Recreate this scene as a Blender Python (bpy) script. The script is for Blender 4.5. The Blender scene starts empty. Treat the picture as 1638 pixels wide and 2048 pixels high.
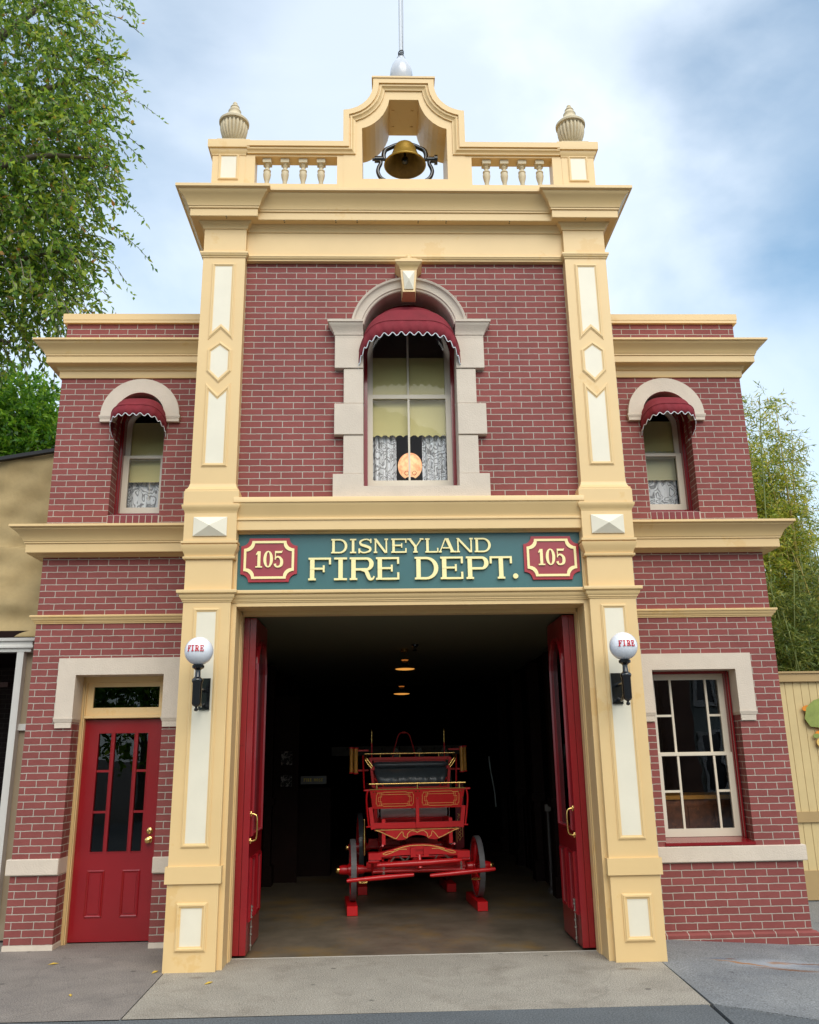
import bpy, bmesh, math, random
import numpy as np
from mathutils import Vector, Matrix
from mathutils.geometry import tessellate_polygon
random.seed(7); rng = np.random.default_rng(11)
R = math.radians; PI = math.pi
scene = bpy.context.scene
col = scene.collection

# ------------------------------------------------------------------ materials
def nt(m): return m.node_tree.nodes, m.node_tree.links
def mat(name, base=(.5,.5,.5), rough=.5, metal=0., spec=.5, coat=0., vary=0., vscale=3., bump=0., bscale=60., emis=None, estr=0., dirt=None, dirt_scale=1.5, dirt_lo=.55, dirt_hi=.75, trans=0.):
    m = bpy.data.materials.new(name); m.use_nodes = True
    N, L = nt(m); b = N['Principled BSDF']
    b.inputs['Base Color'].default_value = (*base,1); b.inputs['Roughness'].default_value = rough
    b.inputs['Metallic'].default_value = metal; b.inputs['Specular IOR Level'].default_value = spec
    b.inputs['Coat Weight'].default_value = coat
    if coat: b.inputs['Coat Roughness'].default_value = .08
    if emis: b.inputs['Emission Color'].default_value = (*emis,1); b.inputs['Emission Strength'].default_value = estr
    tc = N.new('ShaderNodeTexCoord'); c = None
    if vary or dirt:
        n = N.new('ShaderNodeTexNoise'); n.inputs['Scale'].default_value = vscale; n.inputs['Detail'].default_value = 6; n.inputs['Roughness'].default_value=.62
        L.new(tc.outputs['Object'], n.inputs['Vector'])
        r = N.new('ShaderNodeMapRange'); r.inputs[1].default_value=.3; r.inputs[2].default_value=.7; r.inputs[3].default_value=1-vary; r.inputs[4].default_value=1+vary*.6
        L.new(n.outputs[0], r.inputs[0])
        mx = N.new('ShaderNodeMix'); mx.data_type='RGBA'; mx.blend_type='MULTIPLY'; mx.inputs[0].default_value=1
        mx.inputs[6].default_value = (*base,1); L.new(r.outputs[0], mx.inputs[7]); c = mx.outputs[2]
        if dirt:
            n2 = N.new('ShaderNodeTexNoise'); n2.inputs['Scale'].default_value = dirt_scale; n2.inputs['Detail'].default_value = 8; n2.inputs['Roughness'].default_value=.7
            L.new(tc.outputs['Object'], n2.inputs['Vector'])
            r2 = N.new('ShaderNodeMapRange'); r2.inputs[1].default_value=dirt_lo; r2.inputs[2].default_value=dirt_hi
            L.new(n2.outputs[0], r2.inputs[0])
            m2 = N.new('ShaderNodeMix'); m2.data_type='RGBA'; L.new(r2.outputs[0], m2.inputs[0]); L.new(c, m2.inputs[6]); m2.inputs[7].default_value=(*dirt,1); c = m2.outputs[2]
        L.new(c, b.inputs['Base Color'])
    if bump:
        n3 = N.new('ShaderNodeTexNoise'); n3.inputs['Scale'].default_value = bscale; n3.inputs['Detail'].default_value = 4
        L.new(tc.outputs['Object'], n3.inputs['Vector'])
        bp = N.new('ShaderNodeBump'); bp.inputs['Strength'].default_value = bump; bp.inputs['Distance'].default_value=.01
        L.new(n3.outputs[0], bp.inputs['Height']); L.new(bp.outputs[0], b.inputs['Normal'])
    return m

def brick_mat(name, c1, c2, mortar, bw=.205, bh=.0655, zoff=0., xoff=0., rough=.75):
    m = bpy.data.materials.new(name); m.use_nodes = True
    N, L = nt(m); b = N['Principled BSDF']; b.inputs['Roughness'].default_value = rough; b.inputs['Specular IOR Level'].default_value=.3
    uv = N.new('ShaderNodeUVMap'); tc = N.new('ShaderNodeTexCoord')
    # slight wobble so no joint is ruler straight
    n = N.new('ShaderNodeTexNoise'); n.inputs['Scale'].default_value=22; n.inputs['Detail'].default_value=3; L.new(tc.outputs['Object'], n.inputs['Vector'])
    s = N.new('ShaderNodeVectorMath'); s.operation='SUBTRACT'; s.inputs[1].default_value=(.5,.5,.5); L.new(n.outputs['Color'], s.inputs[0])
    k = N.new('ShaderNodeVectorMath'); k.operation='SCALE'; k.inputs['Scale'].default_value=.0075; L.new(s.outputs[0], k.inputs[0])
    a = N.new('ShaderNodeVectorMath'); a.operation='ADD'; L.new(uv.outputs[0], a.inputs[0]); L.new(k.outputs[0], a.inputs[1])
    mp = N.new('ShaderNodeMapping'); mp.inputs['Location'].default_value=(xoff,zoff,0); L.new(a.outputs[0], mp.inputs['Vector'])
    br = N.new('ShaderNodeTexBrick'); L.new(mp.outputs[0], br.inputs['Vector'])
    br.inputs['Scale'].default_value=1; br.inputs['Brick Width'].default_value=bw; br.inputs['Row Height'].default_value=bh
    br.inputs['Mortar Size'].default_value=.0046; br.inputs['Mortar Smooth'].default_value=.25; br.inputs['Bias'].default_value=0
    br.inputs['Color1'].default_value=(*c1,1); br.inputs['Color2'].default_value=(*c2,1); br.inputs['Mortar'].default_value=(*mortar,1)
    n2 = N.new('ShaderNodeTexNoise'); n2.inputs['Scale'].default_value=2.2; n2.inputs['Detail'].default_value=8; n2.inputs['Roughness'].default_value=.7; L.new(tc.outputs['Object'], n2.inputs['Vector'])
    r = N.new('ShaderNodeMapRange'); r.inputs[1].default_value=.3; r.inputs[2].default_value=.7; r.inputs[3].default_value=.86; r.inputs[4].default_value=1.12; L.new(n2.outputs[0], r.inputs[0])
    mx = N.new('ShaderNodeMix'); mx.data_type='RGBA'; mx.blend_type='MULTIPLY'; mx.inputs[0].default_value=1; L.new(br.outputs['Color'], mx.inputs[6]); L.new(r.outputs[0], mx.inputs[7])
    L.new(mx.outputs[2], b.inputs['Base Color'])
    n3 = N.new('ShaderNodeTexNoise'); n3.inputs['Scale'].default_value=110; n3.inputs['Detail'].default_value=3; L.new(tc.outputs['Object'], n3.inputs['Vector'])
    iv = N.new('ShaderNodeMath'); iv.operation='MULTIPLY_ADD'; iv.inputs[1].default_value=-.9; L.new(br.outputs['Fac'], iv.inputs[0])
    sc = N.new('ShaderNodeMath'); sc.operation='MULTIPLY'; sc.inputs[1].default_value=.5; L.new(n3.outputs[0], sc.inputs[0]); L.new(sc.outputs[0], iv.inputs[2])
    bp = N.new('ShaderNodeBump'); bp.inputs['Strength'].default_value=.75; bp.inputs['Distance'].default_value=.008; L.new(iv.outputs[0], bp.inputs['Height']); L.new(bp.outputs[0], b.inputs['Normal'])
    return m

def glass_mat(name, tint=(1,1,1), ior=1.5, rough=.0):
    m = bpy.data.materials.new(name); m.use_nodes = True
    N, L = nt(m); N.remove(N['Principled BSDF']); o = N['Material Output']
    t = N.new('ShaderNodeBsdfTransparent'); t.inputs[0].default_value=(*tint,1)
    g = N.new('ShaderNodeBsdfGlossy'); g.inputs['Roughness'].default_value=rough; g.inputs['Color'].default_value=(.95,.97,1,1)
    f = N.new('ShaderNodeFresnel'); f.inputs['IOR'].default_value=ior
    tc = N.new('ShaderNodeTexCoord'); n = N.new('ShaderNodeTexNoise'); n.inputs['Scale'].default_value=2.5; L.new(tc.outputs['Object'], n.inputs['Vector'])
    bp = N.new('ShaderNodeBump'); bp.inputs['Strength'].default_value=.06; bp.inputs['Distance'].default_value=.02; L.new(n.outputs[0], bp.inputs['Height']); L.new(bp.outputs[0], g.inputs['Normal'])
    x = N.new('ShaderNodeMixShader'); L.new(f.outputs[0], x.inputs[0]); L.new(t.outputs[0], x.inputs[1]); L.new(g.outputs[0], x.inputs[2]); L.new(x.outputs[0], o.inputs[0])
    return m

def leaf_mat(name, cols, rough=.45, trans=.35):
    m = bpy.data.materials.new(name); m.use_nodes = True
    N, L = nt(m); b = N['Principled BSDF']; o = N['Material Output']; b.inputs['Roughness'].default_value=rough
    g = N.new('ShaderNodeNewGeometry'); cr = N.new('ShaderNodeValToRGB'); L.new(g.outputs['Random Per Island'], cr.inputs[0])
    e = cr.color_ramp.elements
    while len(e) < len(cols): e.new(.5)
    for i,(p,c) in enumerate(cols): e[i].position=p; e[i].color=(*c,1)
    L.new(cr.outputs[0], b.inputs['Base Color'])
    t = N.new('ShaderNodeBsdfTranslucent')
    hs = N.new('ShaderNodeHueSaturation'); hs.inputs['Value'].default_value=1.6; hs.inputs['Hue'].default_value=.48; L.new(cr.outputs[0], hs.inputs['Color']); L.new(hs.outputs[0], t.inputs[0])
    x = N.new('ShaderNodeMixShader'); x.inputs[0].default_value=trans; L.new(b.outputs[0], x.inputs[1]); L.new(t.outputs[0], x.inputs[2]); L.new(x.outputs[0], o.inputs[0])
    return m

def lace_mat(name):
    m = bpy.data.materials.new(name); m.use_nodes = True
    N, L = nt(m); b = N['Principled BSDF']; o = N['Material Output']; b.inputs['Base Color'].default_value=(.93,.94,.95,1); b.inputs['Roughness'].default_value=.9
    tc = N.new('ShaderNodeTexCoord'); n = N.new('ShaderNodeTexNoise'); n.inputs['Scale'].default_value=8; n.inputs['Detail'].default_value=0; n.inputs['Distortion'].default_value=.8
    L.new(tc.outputs['Object'], n.inputs['Vector'])
    # curly thread lines where the noise crosses its middle value
    s = N.new('ShaderNodeMath'); s.operation='MULTIPLY'; s.inputs[1].default_value=40; L.new(n.outputs[0], s.inputs[0])
    sn = N.new('ShaderNodeMath'); sn.operation='SINE'; L.new(s.outputs[0], sn.inputs[0])
    r = N.new('ShaderNodeMapRange'); r.inputs[1].default_value=-.9; r.inputs[2].default_value=-.1; r.inputs[3].default_value=.35; r.inputs[4].default_value=.95; L.new(sn.outputs[0], r.inputs[0])
    t = N.new('ShaderNodeBsdfTransparent'); x = N.new('ShaderNodeMixShader'); L.new(r.outputs[0], x.inputs[0]); L.new(t.outputs[0], x.inputs[1]); L.new(b.outputs[0], x.inputs[2]); L.new(x.outputs[0], o.inputs[0])
    return m

BRICK = brick_mat('painted_brick', (.262,.071,.064),(.225,.061,.055),(.45,.40,.34), zoff=.02)
YEL = mat('yellow_trim_paint',(.75,.53,.255), rough=.42, vary=.05, vscale=1.3, dirt=(.73,.49,.21), dirt_scale=1.3, dirt_lo=.60, dirt_hi=.63, bump=.05, bscale=140)
CREAM = mat('cream_panel_paint',(.78,.72,.58), rough=.4, vary=.05, vscale=3)
STONE = mat('cream_stucco_stone',(.64,.55,.455), rough=.85, vary=.07, vscale=5, bump=.35, bscale=75)
RED = mat('glossy_red_paint',(.26,.005,.010), rough=.28, vary=.12, vscale=2.5, coat=.35, bump=.03, bscale=50)
WRED = mat('wagon_red_enamel',(.62,.007,.011), rough=.35, vary=.15, vscale=4, coat=.2)
DKRED = mat('dark_red_frame_paint',(.22,.008,.012), rough=.22, coat=.4, vary=.1)
SASH = mat('ivory_sash_paint',(.68,.61,.49), rough=.4, vary=.05)
AWN = mat('maroon_awning_cloth',(.20,.012,.022), rough=.85, vary=.18, vscale=6, bump=.25, bscale=300)
WTRIM = mat('white_edging',(.75,.8,.85), rough=.7)
SHADE = mat('roller_shade_cloth',(.70,.61,.26), rough=.8, vary=.05)
GLASS = glass_mat('window_glass', ior=1.2)
GLASSR = glass_mat('reflective_glass', ior=1.5)
GLASSD = glass_mat('door_glass', (.35,.38,.38))
LACE = lace_mat('lace_cloth')
BRASS = mat('polished_brass',(.78,.52,.18), rough=.18, metal=1)
GOLD = mat('gilded_letter_face',(.92,.80,.40), rough=.4, metal=.1)
GREEN = mat('teal_sign_paint',(.035,.13,.14), rough=.4, vary=.08, vscale=2, bump=.04, bscale=90)
PLQ = mat('plaque_red_field',(.33,.04,.055), rough=.35, vary=.06)
BLACK = mat('black_iron_gloss',(.008,.009,.011), rough=.18, coat=.5, bump=.05)
GLOBE = mat('opal_glass',(.82,.85,.92), rough=.12, coat=.6)
REDLET = mat('red_lettering',(.55,.008,.02), rough=.4)
WHITE = mat('white_paint',(.62,.60,.56), rough=.5, vary=.06)
BELLM = mat('bell_gold',(.40,.25,.04), rough=.38, metal=.55, vary=.2, vscale=8)
BALL = mat('grey_white_enamel',(.55,.58,.64), rough=.25, coat=.4)
POLE = mat('white_pole_paint',(.6,.64,.70), rough=.35)
URN = mat('urn_paint',(.60,.50,.33), rough=.6, vary=.12, vscale=14)
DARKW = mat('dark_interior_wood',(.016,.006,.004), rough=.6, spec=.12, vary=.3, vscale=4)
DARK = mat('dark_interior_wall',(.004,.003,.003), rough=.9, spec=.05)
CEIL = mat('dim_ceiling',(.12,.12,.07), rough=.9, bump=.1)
TARP = mat('tan_cloth',(.42,.31,.15), rough=.9, vary=.16, vscale=3.5, bump=1., bscale=7)
SIDING = mat('tan_siding',(.33,.26,.175), rough=.7, vary=.06)
FENCE = mat('pale_yellow_board',(.62,.485,.24), rough=.6, vary=.07, vscale=3, bump=.05)
FRAIL = mat('tan_fence_rail',(.42,.29,.13), rough=.55, vary=.08)
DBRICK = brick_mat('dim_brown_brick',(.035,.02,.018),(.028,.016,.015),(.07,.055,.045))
SILVER = mat('pale_grey_enamel',(.85,.87,.90), rough=.35)
LEATHER = mat('black_leather_and_unlit_tyre',(.06,.075,.085), rough=.30, vary=.2, bump=.25, bscale=35)
GOLDL = mat('gold_striping',(.90,.60,.18), rough=.4)
TYRE = mat('worn_grey_tyre',(.12,.115,.12), rough=.55, vary=.2, vscale=12)
WOODR = mat('varnished_wood',(.62,.28,.045), rough=.3, vary=.2, vscale=20)
BARK = mat('grey_brown_bark',(.16,.13,.10), rough=.9, vary=.3, vscale=6, bump=.6, bscale=20)
CULM = mat('bamboo_culm',(.36,.28,.06), rough=.45, vary=.35, vscale=1.2)
CULMG = mat('green_bamboo_culm',(.18,.22,.06), rough=.45, vary=.3, vscale=1.2)
STEEL = mat('hardware_steel',(.4,.38,.33), rough=.35, metal=.8)
APRON = mat('exposed_aggregate',(.36,.325,.27), rough=.88, vary=.16, vscale=1.8, bump=.5, bscale=120, dirt=(.20,.17,.135), dirt_scale=2.2, dirt_lo=.50, dirt_hi=.82)
WALKL = mat('brown_grey_concrete',(.25,.22,.195), rough=.85, vary=.16, vscale=2.5, bump=.35, bscale=90, dirt=(.14,.125,.12), dirt_scale=1.6, dirt_lo=.48, dirt_hi=.85)
WALKR = mat('blue_grey_concrete',(.235,.245,.25), rough=.7, vary=.16, vscale=1.6, bump=.2, bscale=70, dirt=(.13,.145,.165), dirt_scale=1.2, dirt_lo=.45, dirt_hi=.85)
STREET = mat('slate_concrete',(.115,.128,.138), rough=.8, vary=.14, vscale=2, bump=.3, bscale=100)
GFLOOR = mat('sealed_floor',(.15,.122,.088), rough=.42, spec=.3, vary=.4, vscale=2.5, bump=.06, bscale=12, dirt=(.25,.145,.03), dirt_scale=1.1, dirt_lo=.50, dirt_hi=.75)
JOINT = mat('joint_dirt',(.05,.045,.04), rough=.95)
def add_speckle(m, dark=(.08,.07,.06), scale=260, lo=.62, hi=.75):
    """pebble and grit speckle multiplied into a concrete colour"""
    N, L = nt(m); b = N['Principled BSDF']; src = b.inputs['Base Color'].links[0].from_socket
    tc = N.new('ShaderNodeTexCoord'); v = N.new('ShaderNodeTexNoise'); v.inputs['Scale'].default_value=scale; v.inputs['Detail'].default_value=2
    L.new(tc.outputs['Object'], v.inputs['Vector'])
    r = N.new('ShaderNodeMapRange'); r.inputs[1].default_value=.35; r.inputs[2].default_value=.68; r.inputs[3].default_value=.55; r.inputs[4].default_value=1.38; L.new(v.outputs[0], r.inputs[0])
    x = N.new('ShaderNodeMix'); x.data_type='RGBA'; x.blend_type='MULTIPLY'; x.inputs[0].default_value=1; L.new(src, x.inputs[6]); L.new(r.outputs[0], x.inputs[7])
    L.new(x.outputs[2], b.inputs['Base Color'])
for m_ in (APRON, WALKL): add_speckle(m_, scale=110)
for m_ in (WALKR, STREET): add_speckle(m_, scale=90)
def add_gum(m, k=.5):
    """scattered old gum spots and grit"""
    N, L = nt(m); b = N['Principled BSDF']; src = b.inputs['Base Color'].links[0].from_socket
    tc = N.new('ShaderNodeTexCoord')
    for sc_, rad, amt in ((2.6,.075,k),(9.,.09,.4),(1.1,.012,.0)):
        if amt==0: continue
        v = N.new('ShaderNodeTexVoronoi'); v.inputs['Scale'].default_value=sc_; v.inputs['Randomness'].default_value=1; L.new(tc.outputs['Object'], v.inputs['Vector'])
        r = N.new('ShaderNodeMapRange'); r.inputs[1].default_value=rad*.6; r.inputs[2].default_value=rad; r.inputs[3].default_value=1-amt; r.inputs[4].default_value=1; L.new(v.outputs['Distance'], r.inputs[0])
        x = N.new('ShaderNodeMix'); x.data_type='RGBA'; x.blend_type='MULTIPLY'; x.inputs[0].default_value=1; L.new(src, x.inputs[6]); L.new(r.outputs[0], x.inputs[7]); src=x.outputs[2]
    # hairline cracks
    w_ = N.new('ShaderNodeTexNoise'); w_.inputs['Scale'].default_value=3; w_.inputs['Detail'].default_value=5; L.new(tc.outputs['Object'], w_.inputs['Vector'])
    a_ = N.new('ShaderNodeVectorMath'); a_.operation='MULTIPLY_ADD'; a_.inputs[1].default_value=(.35,.35,0); L.new(w_.outputs['Color'], a_.inputs[0]); L.new(tc.outputs['Object'], a_.inputs[2])
    v = N.new('ShaderNodeTexVoronoi'); v.feature='DISTANCE_TO_EDGE'; v.inputs['Scale'].default_value=.42; L.new(a_.outputs[0], v.inputs['Vector'])
    r = N.new('ShaderNodeMapRange'); r.inputs[1].default_value=.0; r.inputs[2].default_value=.0035; r.inputs[3].default_value=.86; r.inputs[4].default_value=1; L.new(v.outputs['Distance'], r.inputs[0])
    x = N.new('ShaderNodeMix'); x.data_type='RGBA'; x.blend_type='MULTIPLY'; x.inputs[0].default_value=1; L.new(src, x.inputs[6]); L.new(r.outputs[0], x.inputs[7])
    L.new(x.outputs[2], b.inputs['Base Color'])
for m_ in (APRON, WALKL, WALKR, STREET): add_gum(m_)
def add_rust(m, spots):
    """rust streaks and pale rings stained into the pavement: (cx, cy, half length, half width, colour)"""
    N, L = nt(m); b = N['Principled BSDF']
    tc = N.new('ShaderNodeTexCoord')
    n = N.new('ShaderNodeTexNoise'); n.inputs['Scale'].default_value=7; n.inputs['Detail'].default_value=4; L.new(tc.outputs['Object'], n.inputs['Vector'])
    for cx, cy, a, w, ang, c, k in spots:
        src = b.inputs['Base Color'].links[0].from_socket
        mp = N.new('ShaderNodeMapping'); mp.vector_type='TEXTURE'; mp.inputs['Location'].default_value=(cx,cy,0); mp.inputs['Rotation'].default_value=(0,0,ang); mp.inputs['Scale'].default_value=(a,w,1)
        ad = N.new('ShaderNodeVectorMath'); ad.operation='MULTIPLY_ADD'; ad.inputs[1].default_value=(.12,.12,0); L.new(n.outputs['Color'], ad.inputs[0]); L.new(tc.outputs['Object'], ad.inputs[2]); sb=N.new('ShaderNodeVectorMath'); sb.operation='SUBTRACT'; sb.inputs[1].default_value=(.06,.06,0); L.new(ad.outputs[0], sb.inputs[0]); L.new(sb.outputs[0], mp.inputs['Vector'])
        xy = N.new('ShaderNodeVectorMath'); xy.operation='MULTIPLY'; xy.inputs[1].default_value=(1,1,0); L.new(mp.outputs[0], xy.inputs[0])
        ln = N.new('ShaderNodeVectorMath'); ln.operation='LENGTH'; L.new(xy.outputs[0], ln.inputs[0])
        r = N.new('ShaderNodeMapRange'); r.inputs[1].default_value=.25; r.inputs[2].default_value=1.; r.inputs[3].default_value=k; r.inputs[4].default_value=0; L.new(ln.outputs['Value'], r.inputs[0])
        x = N.new('ShaderNodeMix'); x.data_type='RGBA'; L.new(r.outputs[0], x.inputs[0]); L.new(src, x.inputs[6]); x.inputs[7].default_value=(*c,1); L.new(x.outputs[2], b.inputs['Base Color'])
RU=(.36,.15,.02); PA=(.42,.45,.50)
DR=(.17,.065,.015)
add_rust(WALKR, [(3.0,.06,.50,.22,.05,PA,.55),(2.60,.20,.22,.05,.05,(.10,.13,.19),.7),(2.66,.19,.07,.03,.1,DR,.9),(2.74,.03,.34,.035,-.42,RU,1.),(3.02,-.13,.36,.035,-.16,DR,.95),(3.26,.10,.34,.03,-.14,DR,.95),(3.02,.08,.11,.05,0,RU,.8),(3.02,.08,.04,.02,0,DR,1.),(3.3,.02,.25,.07,0,(.12,.14,.18),.6)])
add_rust(APRON, [(1.7,-.22,.14,.05,0,(.14,.09,.05),.8),(-1.75,-.15,.09,.05,0,(.17,.13,.10),.7)])

# ------------------------------------------------------------------ mesh helpers
class MB:
    def __init__(s): s.v=[]; s.f=[]
    def quadgrid(s, rows, closed_u=False, closed_v=False):
        n=len(rows); m=len(rows[0]); o=len(s.v)
        for r in rows: s.v.extend(tuple(p) for p in r)
        for i in range(n if closed_v else n-1):
            for j in range(m if closed_u else m-1):
                a=o+i*m+j; b=o+i*m+(j+1)%m; c=o+((i+1)%n)*m+(j+1)%m; d=o+((i+1)%n)*m+j
                s.f.append((a,b,c,d))
        return s
    def box(s,x0,x1,y0,y1,z0,z1):
        o=len(s.v); s.v += [(x,y,z) for z in (z0,z1) for y in (y0,y1) for x in (x0,x1)]
        for q in ((0,2,3,1),(4,5,7,6),(0,1,5,4),(2,6,7,3),(0,4,6,2),(1,3,7,5)): s.f.append(tuple(o+i for i in q))
        return s
    def obox(s,c,size,M3):
        o=len(s.v)
        for z in (-.5,.5):
            for y in (-.5,.5):
                for x in (-.5,.5): s.v.append(tuple(Vector(c)+M3@Vector((x*size[0],y*size[1],z*size[2]))))
        for q in ((0,2,3,1),(4,5,7,6),(0,1,5,4),(2,6,7,3),(0,4,6,2),(1,3,7,5)): s.f.append(tuple(o+i for i in q))
        return s
    def prism(s, outer, mapf, h0, h1, holes=()):
        loops=[outer]+list(holes); pts=[p for l in loops for p in l]
        tris=tessellate_polygon([[Vector((p[0],p[1],0)) for p in l] for l in loops])
        o=len(s.v); n=len(pts)
        s.v += [tuple(mapf(a,b,h0)) for a,b in pts]+[tuple(mapf(a,b,h1)) for a,b in pts]
        for t in tris: s.f.append(tuple(o+i for i in t)); s.f.append(tuple(o+n+i for i in reversed(t)))
        k=o
        for l in loops:
            m=len(l)
            for i in range(m):
                j=(i+1)%m; s.f.append((k+i,k+j,k+n+j,k+n+i))
            k+=m
        return s
    def sweep(s, path, prof, mapf, closed=False):
        """sweep a closed profile of (outward, height) points along a 2D path with mitred corners; outward is to the right of travel"""
        P=[Vector(p) for p in path]; n=len(P); rings=[]
        for i in range(n):
            a=P[i-1] if (i>0 or closed) else None; b=P[(i+1)%n] if (i<n-1 or closed) else None
            d1=(P[i]-a).normalized() if a is not None else None; d2=(b-P[i]).normalized() if b is not None else None
            if d1 is None: d1=d2
            if d2 is None: d2=d1
            n1=Vector((d1.y,-d1.x)); n2=Vector((d2.y,-d2.x)); m=(n1+n2); m=m/max(m.dot(n1),.15) if m.length>1e-6 else n1
            rings.append([mapf(P[i].x+m.x*d,P[i].y+m.y*d,h) for d,h in prof])
        o=len(s.v); s.quadgrid(rings, closed_u=True, closed_v=closed)
        if not closed:
            k=len(prof); s.f.append(tuple(o+j for j in range(k))); s.f.append(tuple(o+(n-1)*k+j for j in reversed(range(k))))
        return s
    def lathe(s, prof, c=(0,0,0), seg=24, axis='z', flute=None):
        rows=[]
        for r,z in prof:
            row=[]
            for j in range(seg):
                t=2*PI*j/seg; rr=r
                if flute and flute[1]<z<flute[2]: rr=r*(1+flute[3]*abs(math.sin(flute[0]*t/2))-flute[3])
                x,y=rr*math.cos(t),rr*math.sin(t)
                row.append((c[0]+x,c[1]+y,c[2]+z) if axis=='z' else (c[0]+z,c[1]+x,c[2]+y) if axis=='x' else (c[0]+x,c[1]+z,c[2]+y))
            rows.append(row)
        o=len(s.v); s.quadgrid(rows, closed_u=True); n=len(rows)
        s.f.append(tuple(o+j for j in reversed(range(seg)))); s.f.append(tuple(o+(n-1)*seg+j for j in range(seg)))
        return s
    def tube(s, pts, r, seg=8, cap=True):
        P=[Vector(p) for p in pts]; n=len(P); rr=r if isinstance(r,(list,tuple)) else [r]*n; rows=[]
        up=Vector((0,0,1))
        for i in range(n):
            d=(P[min(i+1,n-1)]-P[max(i-1,0)]).normalized()
            if abs(d.dot(up))>.95: u=d.cross(Vector((1,0,0))).normalized() if i==0 or True else u
            else: u=d.cross(up).normalized()
            w=d.cross(u).normalized()
            if i>0 and (u.dot(pu)<0): u=-u; w=-w
            if i>0 and abs(u.dot(pu))<.5:
                u=(pu-d*pu.dot(d)).normalized(); w=d.cross(u).normalized()
            pu=u
            rows.append([P[i]+(u*math.cos(2*PI*j/seg)+w*math.sin(2*PI*j/seg))*rr[i] for j in range(seg)])
        o=len(s.v); s.quadgrid(rows, closed_u=True)
        if cap: s.f.append(tuple(o+j for j in reversed(range(seg)))); s.f.append(tuple(o+(n-1)*seg+j for j in range(seg)))
        return s
    def xform(s, M4):
        s.v=[tuple(M4@Vector(p)) for p in s.v]; return s

def build(name, mb, m, parent=None, smooth=None, recalc=True, solid=None, loc=None, rot=None):
    me = bpy.data.meshes.new(name); me.from_pydata([tuple(v) for v in mb.v], [], mb.f); me.materials.append(m)
    bm = bmesh.new(); bm.from_mesh(me)
    if recalc: bmesh.ops.recalc_face_normals(bm, faces=bm.faces)
    bm.normal_update()
    uv = bm.loops.layers.uv.new('UVMap')
    for f in bm.faces:
        n=f.normal; ax=max(range(3), key=lambda k: abs(n[k]))
        for l in f.loops:
            c=l.vert.co; l[uv].uv = (c.y,c.z) if ax==0 else (c.x,c.z) if ax==1 else (c.x,c.y)
    if smooth:
        for f in bm.faces: f.smooth=True
        for e in bm.edges:
            if len(e.link_faces)==2 and e.calc_face_angle(0)>R(smooth): e.smooth=False
    bm.to_mesh(me); bm.free()
    o = bpy.data.objects.new(name, me); col.objects.link(o)
    if parent: o.parent = parent
    if loc is not None: o.location=loc
    if rot is not None: o.rotation_euler=rot
    if solid:
        md=o.modifiers.new('thickness','SOLIDIFY'); md.thickness=solid; md.offset=0
    return o
def tag(o, label=None, cat=None, group=None, kind=None):
    if label: o['label']=label
    if cat: o['category']=cat
    if group: o['group']=group
    if kind: o['kind']=kind
    return o
def empty(name, loc, label, cat, group=None, rotz=0.):
    o = bpy.data.objects.new(name, None); col.objects.link(o); o.location=loc; o.rotation_euler=(0,0,rotz); o.empty_display_size=.2
    return tag(o,label,cat,group)
PLAN = lambda a,b,h: (a,b,h)                 # path in plan, h = z
def FRONT(y0): return lambda a,b,h: (a,y0-h,b)     # path in elevation (x,z), h = towards the viewer
def SIDEX(x0,s): return lambda a,b,h: (x0+s*h,a,b)   # path in (y,z), h = along s*x
def arc(cx,cz,r,a0,a1,n,rz=None):
    rz=rz or r
    return [(cx+r*math.cos(a0+(a1-a0)*i/n), cz+rz*math.sin(a0+(a1-a0)*i/n)) for i in range(n+1)]
def rect(x0,x1,z0,z1): return [(x0,z0),(x1,z0),(x1,z1),(x0,z1)]
def spline(pts, n=8):
    out=[]; P=[Vector(p) for p in pts]; P=[P[0]*2-P[1]]+P+[P[-1]*2-P[-2]]
    for i in range(1,len(P)-2):
        for k in range(n):
            t=k/n; a,b,c,d=P[i-1],P[i],P[i+1],P[i+2]
            out.append(tuple(.5*((2*b)+(c-a)*t+(2*a-5*b+4*c-d)*t*t+(3*b-a-3*c+d)*t**3)))
    out.append(tuple(P[-2])); return out

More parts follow.
